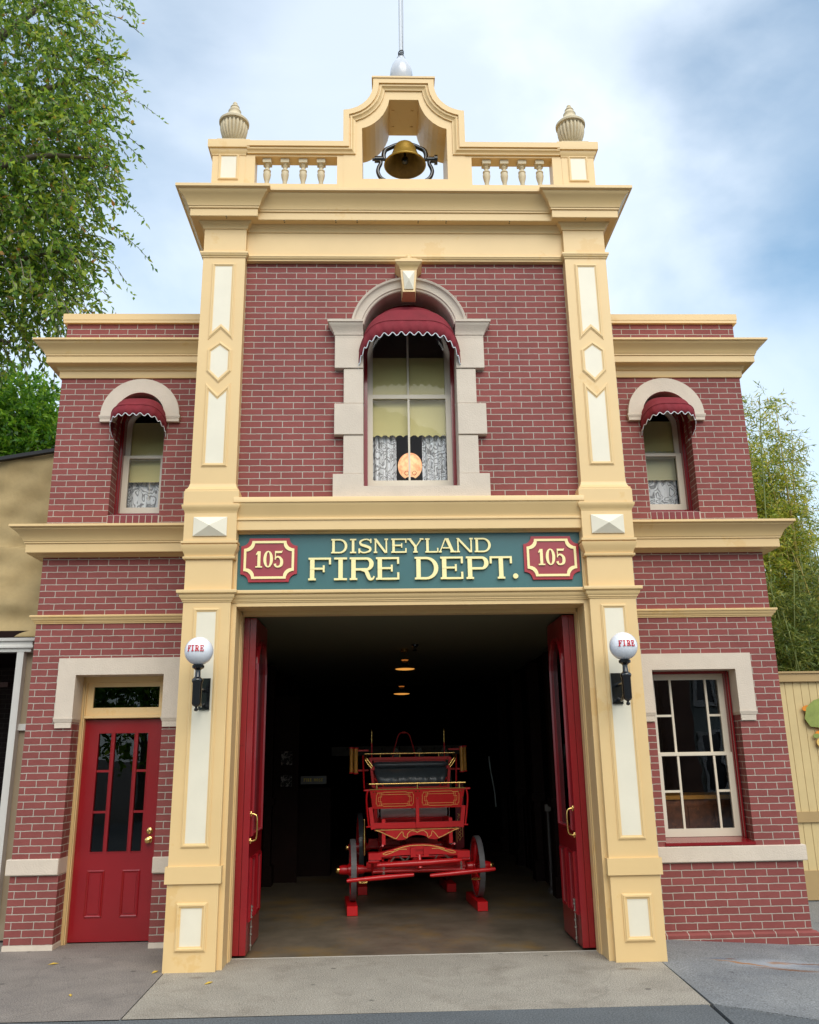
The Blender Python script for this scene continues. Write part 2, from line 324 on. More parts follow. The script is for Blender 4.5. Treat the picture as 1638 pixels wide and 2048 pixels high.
# ------------------------------------------------------------------ lettering
def ribbon(pts, ws, n=7):
    Q=spline([(p[0],p[1],w) for p,w in zip(pts,ws)], n); L_=[]; Rr=[]
    for i,q in enumerate(Q):
        a=Q[max(i-1,0)]; b=Q[min(i+1,len(Q)-1)]; d=Vector((b[0]-a[0],b[1]-a[1])).normalized(); w=q[2]/2
        L_.append((q[0]-d.y*w,q[1]+d.x*w)); Rr.append((q[0]+d.y*w,q[1]-d.x*w))
    return L_+Rr[::-1]
def glyph(ch, W, st=.17, hr=.085, sf=.085):
    """pieces of a slab-serif capital, height 1, width W; each piece is (outer, holes)"""
    r=lambda a,b,c,d:(rect(a,b,c,d),[])
    sx=.07
    if ch=='I': return [r(W/2-st/2,W/2+st/2,0,1), r(0,W,0,sf), r(0,W,1-sf,1)]
    if ch in 'EFL':
        g=[r(sx,sx+st,0,1)]
        if ch!='L': g+=[r(0,W,1-sf,1), r(W-.09,W,.70,1), r(sx,W*.72,.47,.47+sf), r(W*.72-.08,W*.72,.36,.66)]
        else: g+=[r(0,sx*2+st,1-sf,1)]
        if ch!='F': g+=[r(0,W,0,sf), r(W-.09,W,0,.32)]
        else: g+=[r(0,sx*2+st,0,sf)]
        return g
    if ch=='T': return [r(W/2-st/2,W/2+st/2,0,1), r(0,W,1-sf,1), r(0,.09,.68,1), r(W-.09,W,.68,1), r(W/2-st/2-sx,W/2+st/2+sx,0,sf)]
    if ch in 'PRDB':
        z0=0 if ch=='D' else .42; zc=(1+z0)/2; rz=(1-z0)/2; x0=sx+st*.5; bw=W-x0-(.05 if ch=='R' else 0)
        rx=min(bw, rz*1.05); xs=x0+bw-rx
        out=[(x0,z0)]+arc(xs,zc,rx,-PI/2,PI/2,14,rz)+[(x0,1)]
        inn=[(x0,z0+hr)]+arc(xs,zc,rx-st,-PI/2,PI/2,14,rz-hr)+[(x0,1-hr)]
        g=[(out,[]) if False else (out+[(x0,1-hr)]+arc(xs,zc,rx-st,PI/2,-PI/2,14,rz-hr)+[(x0,z0+hr)],[])]
        g+=[r(sx,sx+st,0,1), r(0,sx*2+st,0,sf), r(0,sx+st,1-sf,1)]
        if ch=='D': g[2]=r(0,sx+st,0,sf)
        if ch=='R': g+=[(ribbon([(W*.45,.46),(W*.64,.40),(W*.72,.22),(W*.80,.05),(W*.92,.05),(W*.97,.16)],[.10,.15,.17,.14,.08,.06]),[])]
        return g
    if ch=='N': return [r(sx,sx+hr,0,1), r(W-sx-hr,W-sx,0,1), ([(0,1),(.19,1),(W-sx,.0),(W-sx-.17,0)],[]), r(0,sx*2+hr,0,sf), r(W-sx*2-hr,W,1-sf,1)]
    if ch=='Y': return [([(.02,1),(.22,1),(W/2+st/2,.46),(W/2-st/2,.42)],[]), ([(W-.16,1),(W-.06,1),(W/2+st/2,.42),(W/2,.42)],[]), r(W/2-st/2,W/2+st/2,0,.46), r(W/2-st/2-sx,W/2+st/2+sx,0,sf), r(-.02,.26,1-sf,1), r(W-.24,W+.02,1-sf,1)]
    if ch=='A': return [([(.10,0),(.18,0),(W*.47,1),(W*.40,1)],[]), ([(W-.30,0),(W-.10,0),(W*.60,1),(W*.40,1)],[]), r(W*.27,W*.68,.28,.28+.08), r(0,.27,0,sf), r(W-.38,W,0,sf)]
    if ch=='S': return [(ribbon([(W*.93,.80),(W*.72,.945),(W*.42,.945),(W*.16,.80),(W*.22,.60),(W*.55,.49),(W*.84,.36),(W*.84,.17),(W*.56,.055),(W*.28,.055),(W*.07,.22)],[.07,.09,.09,.13,.16,.18,.17,.14,.09,.09,.07]),[]), r(W*.86,W*.96,.70,1), r(.02,W*.15,0,.32)]
    if ch=='0': return [(arc(W/2,.5,W/2,0,2*PI,28,.5)[:-1],[arc(W/2,.5,W/2-st,0,2*PI,28,.5-hr)[:-1]])]
    if ch=='O': return [(arc(W/2,.5,W/2,0,2*PI,24,.5)[:-1],[arc(W/2,.5,W/2-st,0,2*PI,24,.5-hr)[:-1]])]
    if ch=='H': return [r(0,st,0,1), r(W-st,W,0,1), r(st,W-st,.45,.45+hr)]
    if ch=='1': return [r(W/2-st/2,W/2+st/2,0,.98), ([(W/2-st/2,.98),(W/2-st/2,.80),(.02,.74),(.02,.82)],[]), r(0,W,0,.08)]
    if ch=='5': return [(ribbon([(W*.10,.50),(W*.32,.63),(W*.62,.60),(W*.84,.42),(W*.80,.16),(W*.52,.045),(W*.22,.07),(W*.10,.22)],[.05,.09,.12,.17,.17,.10,.10,.15]),[]), r(W*.10,W*.20,.46,.99), ([(W*.10,.86),(W*.84,.86),(W*.94,1.02),(W*.80,.985),(W*.10,.985)],[])]
    if ch=='.': return [(arc(W/2,W/2,W/2,0,2*PI,16)[:-1],[])]
    return []
def letter(name, ch, x0, x1, z0, z1, mapf, depth, m, parent, h0=0., **kw):
    H=z1-z0; W=(x1-x0)/H; mb=MB()
    for k,(o,hs) in enumerate(glyph(ch,W,**kw)):
        f=lambda p:(x0+p[0]*H, z0+p[1]*H)
        mb.prism([f(p) for p in o], mapf, h0-.001, h0+depth+k*.0007, [[f(p) for p in h] for h in hs])
    return build(name, mb, m, parent)

# ================================================================== SETTING: ground
def hgt(x,y):
    if x<2.05: return 0.
    t=min((x-2.05)/2.4,1.); return -.135*t
def sheet(name, poly_rows, m, dz=0., n=24, kind='structure'):
    """four-cornered slab a,b,c,d subdivided, following the ground height"""
    a,b,c,d=[Vector(p) for p in poly_rows]; rows=[]
    for i in range(n+1):
        u=i/n; l=a.lerp(d,u); r=b.lerp(c,u); rows.append([(*(l.lerp(r,j/n)),0) for j in range(n+1)])
    mb=MB(); mb.quadgrid([[ (p[0],p[1],hgt(p[0],p[1])+dz) for p in row] for row in rows])
    # skirt so each slab has an edge of real thickness
    o=build(name, mb, m); md=o.modifiers.new('slab','SOLIDIFY'); md.thickness=.03; md.offset=-1
    if o.data.polygons[0].normal.z<0: o.data.flip_normals()
    return tag(o, kind=kind)
mb=MB(); xs=[-400,-60,-20,-6,-2,2.05,2.4,3,3.6,4.5,8,30,60,400]; ys=[-400,-60,-20,-8,-4,-2,0,2,4,8,16,60,400]
mb.quadgrid([[(x,y,hgt(x,y)-.034) for x in xs] for y in ys]); g=build('ground', mb, JOINT); tag(g,kind='structure')
sheet('driveway_apron', [(-2.025,-1.262),(1.962,-1.225),(2.03,.445),(-2.055,.445)], APRON)
sheet('sidewalk', [(-9,-1.24),(-2.036,-1.262),(-2.068,.62),(-9,.62)], WALKL)
sheet('sidewalk', [(-9,.632),(-2.07,.632),(-2.07,1.35),(-9,1.35)], WALKL)
sheet('sidewalk', [(1.985,-1.22),(6.5,-3.6),(6.5,1.2),(2.052,1.2)], WALKR)
sheet('path', [(3.73,1.21),(9,1.21),(9,3.5),(3.73,3.5)], WALKR)
sheet('street', [(-12,-14),(1.30,-14),(1.945,-1.237),(-12,-1.252)], STREET, n=16)
sheet('street', [(1.32,-14),(12,-14),(12,-6.6),(1.975,-1.25)], STREET, n=16)
sheet('garage_floor', [(-1.94,.452),(1.94,.452),(1.94,9.9),(-1.94,9.9)], GFLOOR, dz=.0)
mb=MB(); mb.box(-1.6,1.6,.437,.452,-.02,.0035); tag(build('threshold_strip', mb, mat('threshold_metal',(.45,.42,.37),rough=.6)),kind='structure')

# ================================================================== FIRE STATION
S = empty('fire_station',(0,0,0),'two-storey red brick fire station with yellow trim, open garage and rooftop bell gable','building')
YW=.95; XW=3.745; XM=2.067; XI=1.64; YC=.11
# ---- wing walls with openings
def arch_open(cx,hw,z0,zc,r,n=20): return [(cx-hw,z0),(cx+hw,z0)]+arc(cx,zc,r,0,PI,n)
CXW=2.862
def wing(sg):
    hs=[]
    up=[(sg*x,z) for x,z in arch_open(CXW,.265,4.115,5.223,.265)]
    if sg<0: lo=rect(-3.30,-2.43,-.05,2.48)
    else: lo=rect(2.44,3.30,.79,2.46)
    x0,x1=sorted((sg*1.95,sg*XW))
    if sg<0:   # door reaches the ground: notch the outline
        outer=[(x0,-.05),(-3.30,-.05),(-3.30,2.48),(-2.43,2.48),(-2.43,-.05),(x1,-.05),(x1,6.34),(x0,6.34)]; holes=[up]
    else: outer=rect(x0,x1,-.15,6.34); holes=[up,lo]
    mb=MB(); mb.prism(outer, lambda a,b,h:(a,h,b), YW, YW+.24, holes)
    return build('brick_wall', mb, BRICK, S)
for sg in (-1,1): wing(sg)
# side, back walls, roofs, parapets
mb=MB(); mb.box(-XW,-XW+.24,YW+.24,10,-.05,6.34); build('brick_wall', mb, BRICK, S)
mb=MB(); mb.box(XW-.24,XW,YW+.24,10,-.15,6.34); build('brick_wall', mb, BRICK, S)
mb=MB(); mb.box(-XW+.24,XW-.24,9.9,10.1,-.1,6.3); build('back_wall', mb, DARK, S)
mb=MB(); mb.box(-XW+.24,-1.95,YW+.24,9.9,5.9,6.0); mb.box(1.95,XW-.24,YW+.24,9.9,5.9,6.0); mb.box(-1.95,1.95,3.2,9.9,5.9,6.0); build('roof', mb, DARK, S)
for s_ in (-1,1):
    a_,b_=sorted((s_*(XW-.27),s_*(XW-.245))); mb=MB(); mb.box(a_,b_,YW+.25,9.85,0,5.9); build('interior_wall', mb, DARK, S)
    a_,b_=sorted((s_*2.06,s_*2.08)); mb=MB(); mb.box(a_,b_,YW+.25,9.85,0,5.9); build('interior_wall', mb, DARK, S)
    mb=MB(); a_,b_=sorted((s_*2.08,s_*(XW-.27))); mb.box(a_,b_,4.0,4.05,0,5.9); build('interior_wall', mb, mat('brown_room_wall',(.03,.02,.015),rough=.8), S)
# central brick face with arched window opening
CX=.022
mb=MB(); mb.prism(rect(-1.66,1.66,3.15,6.6), lambda a,b,h:(a,h,b), YC, YC+.28, [arch_open(CX,.470,4.12,5.76,.470,28)]); build('brick_wall', mb, BRICK, S)
# block shell: sides, back, roof deck
mb=MB()
for s in (-1,1):
    x0,x1=sorted((s*1.93,s*2.06)); mb.box(x0,x1,.42,3.2,0,7.2)
mb.box(-1.93,1.93,3.08,3.2,3.2,7.2); mb.box(-1.93,1.93,.45,3.08,7.1,7.2)
build('upper_block_wall', mb, mat('rendered_side_wall',(.55,.40,.2),rough=.6), S)
mb=MB(); mb.box(-1.93,1.93,YC+.28,3.08,3.2,3.3); mb.box(-XW+.24,-2.06,YW+.24,9.9,3.2,3.3); mb.box(2.06,XW-.24,YW+.24,9.9,3.2,3.3); build('upper_floor', mb, DARKW, S)
# garage interior
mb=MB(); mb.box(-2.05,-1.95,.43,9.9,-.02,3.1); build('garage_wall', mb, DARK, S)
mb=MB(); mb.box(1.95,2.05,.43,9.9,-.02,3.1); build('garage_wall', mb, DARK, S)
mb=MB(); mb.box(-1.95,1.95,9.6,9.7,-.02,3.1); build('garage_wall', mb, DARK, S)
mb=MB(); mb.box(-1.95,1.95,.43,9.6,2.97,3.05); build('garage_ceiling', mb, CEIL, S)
# interior panelling posts and rails on the side walls
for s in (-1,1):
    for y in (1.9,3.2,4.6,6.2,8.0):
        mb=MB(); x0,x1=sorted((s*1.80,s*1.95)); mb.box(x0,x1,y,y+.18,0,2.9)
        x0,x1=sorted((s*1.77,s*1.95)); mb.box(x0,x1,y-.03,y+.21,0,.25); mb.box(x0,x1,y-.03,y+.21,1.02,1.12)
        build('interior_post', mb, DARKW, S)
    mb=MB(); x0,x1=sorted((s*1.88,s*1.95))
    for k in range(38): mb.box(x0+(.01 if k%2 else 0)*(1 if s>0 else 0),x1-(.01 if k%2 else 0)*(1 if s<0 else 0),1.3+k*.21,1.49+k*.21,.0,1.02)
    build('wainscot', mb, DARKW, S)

# ---- pilasters: full-height shaft (front Y=0)
def panel_mold(name,poly,y0,w=.035,h=.014,m=YEL,parent=None,inset_m=None):
    """raised picture-frame moulding round a polygon (counter-clockwise), with a recessed field"""
    prof=[(0,-.004),(0,h*.45),(-w*.18,h*.55),(-w*.3,h),(-w*.62,h),(-w*.78,h*.5),(-w,h*.42),(-w,-.004)]
    mb=MB(); mb.sweep(poly, prof, FRONT(y0), closed=True); fr=build(name, mb, m, parent)
    if inset_m:
        P=[Vector(p) for p in poly]; n=len(P); q=[]
        for i in range(n):
            d1=(P[i]-P[i-1]).normalized(); d2=(P[(i+1)%n]-P[i]).normalized(); n1=Vector((d1.y,-d1.x)); n2=Vector((d2.y,-d2.x)); mm=(n1+n2); mm=mm/mm.dot(n1)
            q.append((P[i].x-mm.x*w*.97,P[i].y-mm.y*w*.97))
        mb=MB(); mb.prism(q, FRONT(y0), -.01, .0035); build('panel_field', mb, inset_m, fr)
    return fr
PC=1.853
for s in (-1,1):
    mb=MB()
    x0,x1=sorted((s*XI,s*XM)); mb.box(x0,x1,0,.45,-.02 if s<0 else -.06,7.0)
    pil=build('pilaster', mb, YEL, S)
    mb=MB()
    # plinth band, capital block behind mouldings and pedestal block
    a0,a1=sorted((s*(XI-.02),s*(XM+.02))); mb.box(a0,a1,-.022,.3,.667,.80)
    b0,b1=sorted((s*(XI-.012),s*(XM+.012)))
    build('plinth_band', mb, YEL, pil)
    cx=s*PC
    # bracket block between sign band and upper shaft
    def blk(prof, nm):
        mb=MB(); path=[(min(s*XI,s*XM),.4),(min(s*XI,s*XM),0),(max(s*XI,s*XM),0),(max(s*XI,s*XM),.4)]
        mb.sweep(path, prof, PLAN); return build(nm, mb, YEL, pil, smooth=35)
    blk([(-.02,3.425),(.022,3.425),(.026,3.432),(.026,3.447),(.012,3.452),(.014,3.462),(.022,3.485),(.036,3.515),(.043,3.54),(.045,3.555),(.030,3.558),(.030,3.568),(.046,3.570),(.046,3.592),(-.02,3.592)],'bracket_moulding')
    blk([(-.02,3.5925),(.028,3.5925),(.028,3.857),(-.02,3.857)],'bracket_block')
    blk([(-.02,3.8575),(.028,3.858),(.030,3.868),(.036,3.885),(.050,3.905),(.055,3.922),(.055,3.935),(.042,3.937),(.042,4.068),(.034,4.075),(.034,4.09),(.020,4.10),(.008,4.125),(.003,4.152),(-.02,4.152)],'pilaster_base_moulding')
    # pyramid stud
    mb=MB(); x0,x1=cx-.154,cx+.154; z0,z1=3.636,3.818; y=-.028
    mb.v=[(x0,y+.01,z0),(x1,y+.01,z0),(x1,y+.01,z1),(x0,y+.01,z1),(x0,y-.012,z0),(x1,y-.012,z0),(x1,y-.012,z1),(x0,y-.012,z1),(cx,y-.062,(z0+z1)/2)]
    mb.f=[(3,2,1,0),(0,1,5,4),(1,2,6,5),(2,3,7,6),(3,0,4,7),(4,5,8),(5,6,8),(6,7,8),(7,4,8)]
    build('pyramid_stud', mb, CREAM, pil)
    # panels
    w=.12
    panel_mold('panel_moulding',rect(cx-w,cx+w,.945,2.973),0,parent=pil,inset_m=CREAM)
    panel_mold('panel_moulding',rect(cx-.127,cx+.127,.153,.521),0,w=.04,h=.02,parent=pil,inset_m=CREAM)
    panel_mold('panel_moulding',[(cx-w,4.322),(cx+w,4.322),(cx+w,5.185),(cx,5.062),(cx-w,5.185)],0,parent=pil,inset_m=CREAM)
    panel_mold('panel_moulding',[(cx,5.184),(cx+w,5.308),(cx+w,5.537),(cx,5.632),(cx-w,5.537),(cx-w,5.308)],0,parent=pil,inset_m=CREAM)
    panel_mold('panel_moulding',[(cx-w,5.650),(cx,5.772),(cx+w,5.650),(cx+w,6.506),(cx-w,6.506)],0,parent=pil,inset_m=CREAM)
# casing strip, jamb and stop of the garage opening
for s in (-1,1):
    mb=MB(); x0,x1=sorted((s*1.597,s*1.645)); mb.box(x0,x1,.06,.335,-.01,3.03)
    x0,x1=sorted((s*1.582,s*1.645)); mb.box(x0,x1,.335,.44,-.01,2.99)
    build('garage_jamb', mb, YEL, S)
    mb=MB(); x0,x1=sorted((s*1.588,s*1.6)); mb.box(x0,x1,.30,.334,0,2.98); build('jamb_bead', mb, YEL, S)
mb=MB(); mb.box(-1.597,1.597,.055,.334,2.992,3.035); mb.box(-1.597,1.597,.335,.44,2.955,3.15); build('garage_head', mb, YEL, S)
PATHM=[(-XM,.42),(-XM,0),(-XI,0),(-XI,.055),(XI,.055),(XI,0),(XM,0),(XM,.42)]
def cornice(name, path, prof, parent=S, m=YEL): 
    mb=MB(); mb.sweep(path, prof, PLAN); return build(name, mb, m, parent, smooth=35 if m is YEL else None)
cornice('capital_moulding', PATHM, [(-.03,3.028),(.008,3.028),(.010,3.040),(.018,3.044),(.018,3.052),(.026,3.062),(.034,3.074),(.036,3.088),(.036,3.094),(.046,3.098),(.056,3.106),(.058,3.124),(.056,3.134),(-.03,3.138)])
# frieze pilaster blocks are the shaft itself; sign recess frame
mb=MB(); mb.box(-XI,XI,.115,.2,3.13,3.9); build('sign_recess', mb, YEL, S)
mb=MB(); mb.sweep([(-1.64,3.139),(-1.64,3.712),(1.64,3.712),(1.64,3.139)], [(0,.0),(0,.055),(.008,.058),(.012,.050),(.018,.050),(.022,.040),(.030,.036),(.032,.0)], FRONT(.118)); build('sign_frame', mb, YEL, S)
# main entablature under the brick face
cornice('main_entablature', [(-1.645,YC),(1.645,YC)], [(-.03,3.700),(.095,3.700),(.10,3.704),(.10,3.792),(.112,3.796),(.112,3.812),(.100,3.818),(.100,3.828),(.108,3.850),(.122,3.885),(.140,3.925),(.148,3.945),(.148,3.953),(.160,3.957),(.160,4.000),(.157,4.006),(-.03,4.018)])
# wing cornices
def wpath(s, yb=5.5): 
    return [(-XW,yb),(-XW,YW),(-2.05,YW)] if s<0 else [(2.05,YW),(XW,YW),(XW,yb)]
UP=[(-.03,5.668),(.018,5.668),(.022,5.675),(.022,5.742),(.040,5.752),(.046,5.775),(.060,5.792),(.075,5.797),(.130,5.797),(.134,5.802),(.134,5.874),(.146,5.878),(.146,5.890),(.152,5.896),(.158,5.915),(.178,5.950),(.212,5.980),(.232,5.996),(.236,6.006),(.248,6.008),(.255,6.014),(.255,6.034),(.25,6.038),(-.03,6.06)]
LO=[(-.03,3.668),(.022,3.668),(.045,3.684),(.060,3.692),(.130,3.692),(.134,3.697),(.134,3.782),(.148,3.788),(.148,3.802),(.156,3.806),(.162,3.825),(.182,3.862),(.218,3.898),(.240,3.914),(.244,3.926),(.262,3.930),(.270,3.936),(.270,3.956),(.266,3.960),(-.03,3.985)]
BE=[(-.03,2.985),(.010,2.985),(.012,2.996),(.020,3.000),(.022,3.010),(.036,3.022),(.042,3.036),(.042,3.042),(.052,3.045),(.056,3.052),(.056,3.064),(.052,3.068),(-.03,3.075)]
CA=[(-.26,6.33),(.035,6.33),(.035,6.36),(.04,6.365),(.04,6.438),(-.26,6.442)]
for s in (-1,1):
    cornice('upper_cornice', wpath(s), UP); cornice('lower_cornice', wpath(s), LO); cornice('belt_moulding', wpath(s), BE); cornice('parapet_cap', wpath(s,9.8), CA)
    cornice('stone_band', ([(-XW,5),(-XW,YW),(-3.30,YW)] if s<0 else [(2.05,YW),(XW,YW),(XW,5)]), [(-.03,.642),(.03,.642),(.034,.648),(.034,.776),(.03,.782),(-.03,.782)], m=STONE)
cornice('stone_band', [(-2.43,YW),(-2.06,YW)], [(-.03,.642),(.03,.642),(.034,.648),(.034,.776),(.03,.782),(-.03,.782)], m=STONE)
mb=MB(); mb.box(-3.302,-3.298,YW-.02,1.16,.642,.782); build('stone_band', mb, STONE, S)
cornice('foundation_strip', [(-XW,3),(-XW,YW),(-3.30,YW),(-3.30,1.15)], [(-.03,-.03),(.006,-.03),(.006,.042),(-.03,.046)], m=STONE)
cornice('foundation_strip', [(-2.43,YW),(-2.06,YW)], [(-.03,-.03),(.006,-.03),(.006,.042),(-.03,.046)], m=STONE)
cornice('brick_ledge', [(2.05,YW),(XW,YW),(XW,4)], [(-.03,-.2),(.045,-.2),(.048,.012),(.03,.028),(-.03,.03)], m=BRICK)
# top entablature of the block
PT=[(-XM,3.2),(-XM,0),(-XI,0),(-XI,.065),(XI,.065),(XI,0),(XM,0),(XM,3.2)]
mb=MB(); mb.box(-XI,XI,.065,.4,6.57,7.1); build('top_frieze', mb, YEL, S)
cornice('astragal', [(-XM,.45),(-XM,0),(-XI,0),(-XI,.065),(XI,.065),(XI,0),(XM,0),(XM,.45)], [(-.03,6.572),(.008,6.572),(.010,6.584),(.018,6.590),(.024,6.600),(.024,6.606),(.030,6.612),(.030,6.628),(.026,6.634),(-.03,6.64)])
cornice('top_cornice', PT, [(-.03,6.905),(.010,6.905),(.016,6.925),(.030,6.948),(.050,6.962),(.055,6.975),(.124,6.975),(.128,6.980),(.128,7.058),(.142,7.064),(.142,7.078),(.150,7.084),(.156,7.105),(.174,7.145),(.208,7.190),(.232,7.212),(.236,7.224),(.252,7.228),(.262,7.236),(.262,7.266),(.258,7.270),(-.03,7.30)])
# touch-up holes of the soffit vents
for x in (-1.83,-1.25,-.72,-.5,.13,.42,1.08,1.86):
    mb=MB(); 
    for dy in (-.035,-.005): mb.lathe([(.006,-.004),(.006,.001)],(x,(-.02 if abs(x)<1.6 else -.09)+dy,6.974),8)
    build('vent_hole', mb, BLACK, S)
# ---- parapet: pedestals, balustrade, gable
mb=MB(); mb.box(-1.70,1.70,.003,.30,7.2,7.458); build('balustrade_plinth', mb, YEL, S)
for s in (-1,1):
    cx=s*1.857
    mb=MB(); mb.box(cx-.173,cx+.173,.0,.36,7.2,7.80); ped=build('pedestal', mb, YEL, S)
    x0,x1=cx-.173,cx+.173
    mb=MB(); mb.sweep([(x0,.36),(x0,0),(x1,0),(x1,.36)],[(-.02,7.80),(.006,7.80),(.010,7.825),(.026,7.846),(.028,7.872),(.046,7.876),(.048,7.90),(.048,7.968),(.044,7.972),(-.1,7.974)],PLAN); mb.box(x0+.02,x1-.02,.02,.34,7.8,7.973); build('pedestal_cap', mb, YEL, ped, smooth=35)
    panel_mold('panel_moulding',rect(cx-.107,cx+.107,7.498,7.816),0,w=.028,h=.014,parent=ped,inset_m=CREAM)
    mb=MB(); mb.box(cx-.145,cx+.145,.035,.335,7.973,8.045)
    mb.lathe([(.0,0),(.082,0),(.084,.022),(.056,.036),(.052,.052),(.078,.066),(.110,.105),(.134,.155),(.148,.215),(.150,.255),(.142,.285),(.140,.292),(.161,.298),(.163,.322),(.150,.334),(.128,.362),(.098,.392),(.074,.418),(.062,.448),(.070,.468),(.056,.492),(.044,.512),(.050,.524),(.038,.545),(.022,.562),(.026,.575),(.016,.592),(.0,.598)],(cx,.185,8.045),120,flute=(20,.07,.288,.16))
    build('urn_finial', mb, URN, S, smooth=50)
    # piers and balusters
    mb=MB(); a,b=sorted((s*1.582,s*1.69)); mb.box(a,b,.004,.16,7.45,7.81); build('balustrade_pier', mb, YEL, S)
    mb=MB(); a,b=sorted((s*.63,s*.716)); mb.box(a,b,.004,.16,7.45,7.81); build('balustrade_pier', mb, YEL, S)
    mb=MB(); a,b=sorted((s*.63,s*1.67)); mb.box(a,b,.006,.15,7.80,7.94); build('balustrade_rail', mb, YEL, S)
    for x in (.885,1.076,1.268,1.458):
        mb=MB(); c=(s*x-.004,.078,0); mb.box(c[0]-.045,c[0]+.045,c[1]-.045,c[1]+.045,7.455,7.48); mb.box(c[0]-.045,c[0]+.045,c[1]-.045,c[1]+.045,7.75,7.80)
        mb.lathe([(.034,7.48),(.037,7.495),(.022,7.51),(.024,7.54),(.036,7.585),(.042,7.625),(.034,7.655),(.04,7.66),(.04,7.672),(.028,7.68),(.020,7.70),(.026,7.715),(.032,7.722),(.024,7.735),(.034,7.742),(.036,7.75)],(c[0],c[1],0),14)
        build('baluster', mb, URN, S, smooth=40)
LC=[(-.650,8.352),(-.60,8.358),(-.555,8.371),(-.50,8.395),(-.45,8.430),(-.405,8.475),(-.370,8.527),(-.347,8.585),(-.335,8.64),(-.330,8.69)]
IC=[(-.452,8.160),(-.41,8.172),(-.365,8.195),(-.31,8.235),(-.265,8.282),(-.225,8.335),(-.195,8.395),(-.170,8.46),(-.155,8.532)]
mir=lambda P:[(-x,z) for x,z in reversed(P)]
outer=[(-.645,7.3),(.645,7.3),(.645,7.95),(.650,8.352)]+mir(LC)[1:]+[(.33,8.76),(-.33,8.76)]+LC[::-1][0:-1]+[(-.650,8.352),(-.645,7.95)]
outer=[(-.645,7.3),(.645,7.3)]+mir([(x,z) for x,z in LC][::-1])[0:0]+[(.65,8.352)]+[(-x,z) for x,z in LC[1:]]+[(.33,8.76),(-.33,8.76)]+LC[::-1][:-1]+[(-.65,8.352)]
hole=[(-.447,7.523),(.459,7.523),(.459,8.160)]+[(-x+.006,z) for x,z in IC[1:]]+IC[::-1]
mb=MB(); mb.prism(outer, lambda a,b,h:(a,h,b), .0, .56, [hole]); gab=build('bell_gable', mb, YEL, S)
path=[(-1.665,7.953),(-.65,7.953)]+LC+[(-.33,8.77),(.33,8.77)]+[(-x,z) for x,z in LC[::-1]]+[(.65,7.953),(1.665,7.953)]
mb=MB(); mb.sweep(path,[(0,-.012),(0,.052),(.062,.052),(.062,.034),(.074,.034),(.080,.042),(.092,.040),(.104,.026),(.118,.018),(.130,.016),(.132,-.012)],FRONT(0)); build('gable_moulding', mb, YEL, S)
mb=MB(); mb.box(-.345,.345,-.062,.575,8.768,8.79); build('gable_cap', mb, YEL, S)
for x in (-.11,.10):
    for y in (.17,.42):
        mb=MB(); mb.lathe([(.014,-.008),(.012,.001)],(x,y,8.532),8); build('bolt', mb, YEL, gab)

# ---- central arched window
W=CX
def vprism(poly,y0,y1,name,m,parent,holes=()):
    mb=MB(); mb.prism(poly, lambda a,b,h:(a,h,b), y0, y1, holes); return build(name, mb, m, parent)
win=vprism([(W-.462,4.10),(W+.462,4.10)]+arc(W,5.76,.462,0,PI,28),.33,.45,'window',DKRED,S,[[(W-.425,4.20),(W+.425,4.20)]+arc(W,5.76,.425,0,PI,28)])
tag(win,'tall arched central window with domed awning')
# stone surround
for s in (-1,1):
    for (a,z0,z1,p) in ((.655,4.262,4.655,.058),(.745,4.660,4.984,.07),(.655,4.989,5.358,.058),(.745,5.363,5.72,.07)):
        x0,x1=sorted((W+s*.462,W+s*a)); mb=MB(); mb.box(x0,x1,YC-p,.39,z0,z1); o=build('quoin_block', mb, STONE, S); bv=o.modifiers.new('b','BEVEL'); bv.width=.006; bv.segments=2
mb=MB(); mb.box(W-.752,W+.752,YC-.07,.40,4.02,4.135); mb.box(W-.752,W-.460,YC-.07,.40,4.135,4.258); mb.box(W+.460,W+.752,YC-.07,.40,4.135,4.258); o=build('window_sill', mb, STONE, S)
apath=[(W-.80,5.72),(W-.58,5.72)]+arc(W,5.76,.462,PI,0,30)+[(W+.58,5.72),(W+.80,5.72)]
# arch moulding swept round the intrados, then impost cornices
mb=MB(); mb.sweep(arc(W,5.76,.462,PI-.19,.19,36),[(0.,-.25),(0.,.055),(-.008,.066),(-.022,.070),(-.03,.082),(-.085,.09),(-.098,.10),(-.104,.116),(-.122,.124),(-.128,.115),(-.128,-.02)],FRONT(YC)); build('window_arch', mb, STONE, S, smooth=35)
for s in (-1,1):
    path=[(W-.735,YC+.01),(W-.735,.045),(W-.462,.045)] if s<0 else [(W+.462,.045),(W+.735,.045),(W+.735,YC+.01)]
    mb=MB(); mb.sweep(path,[(-.05,5.69),(.006,5.69),(.008,5.715),(.016,5.72),(.018,5.735),(.030,5.765),(.052,5.80),(.066,5.82),(.068,5.832),(.080,5.836),(.082,5.858),(-.05,5.864)],PLAN); a,b=sorted((W+s*.462,W+s*.73)); mb.box(a,b,.05,.34,5.692,5.862); build('impost', mb, STONE, S, smooth=35)
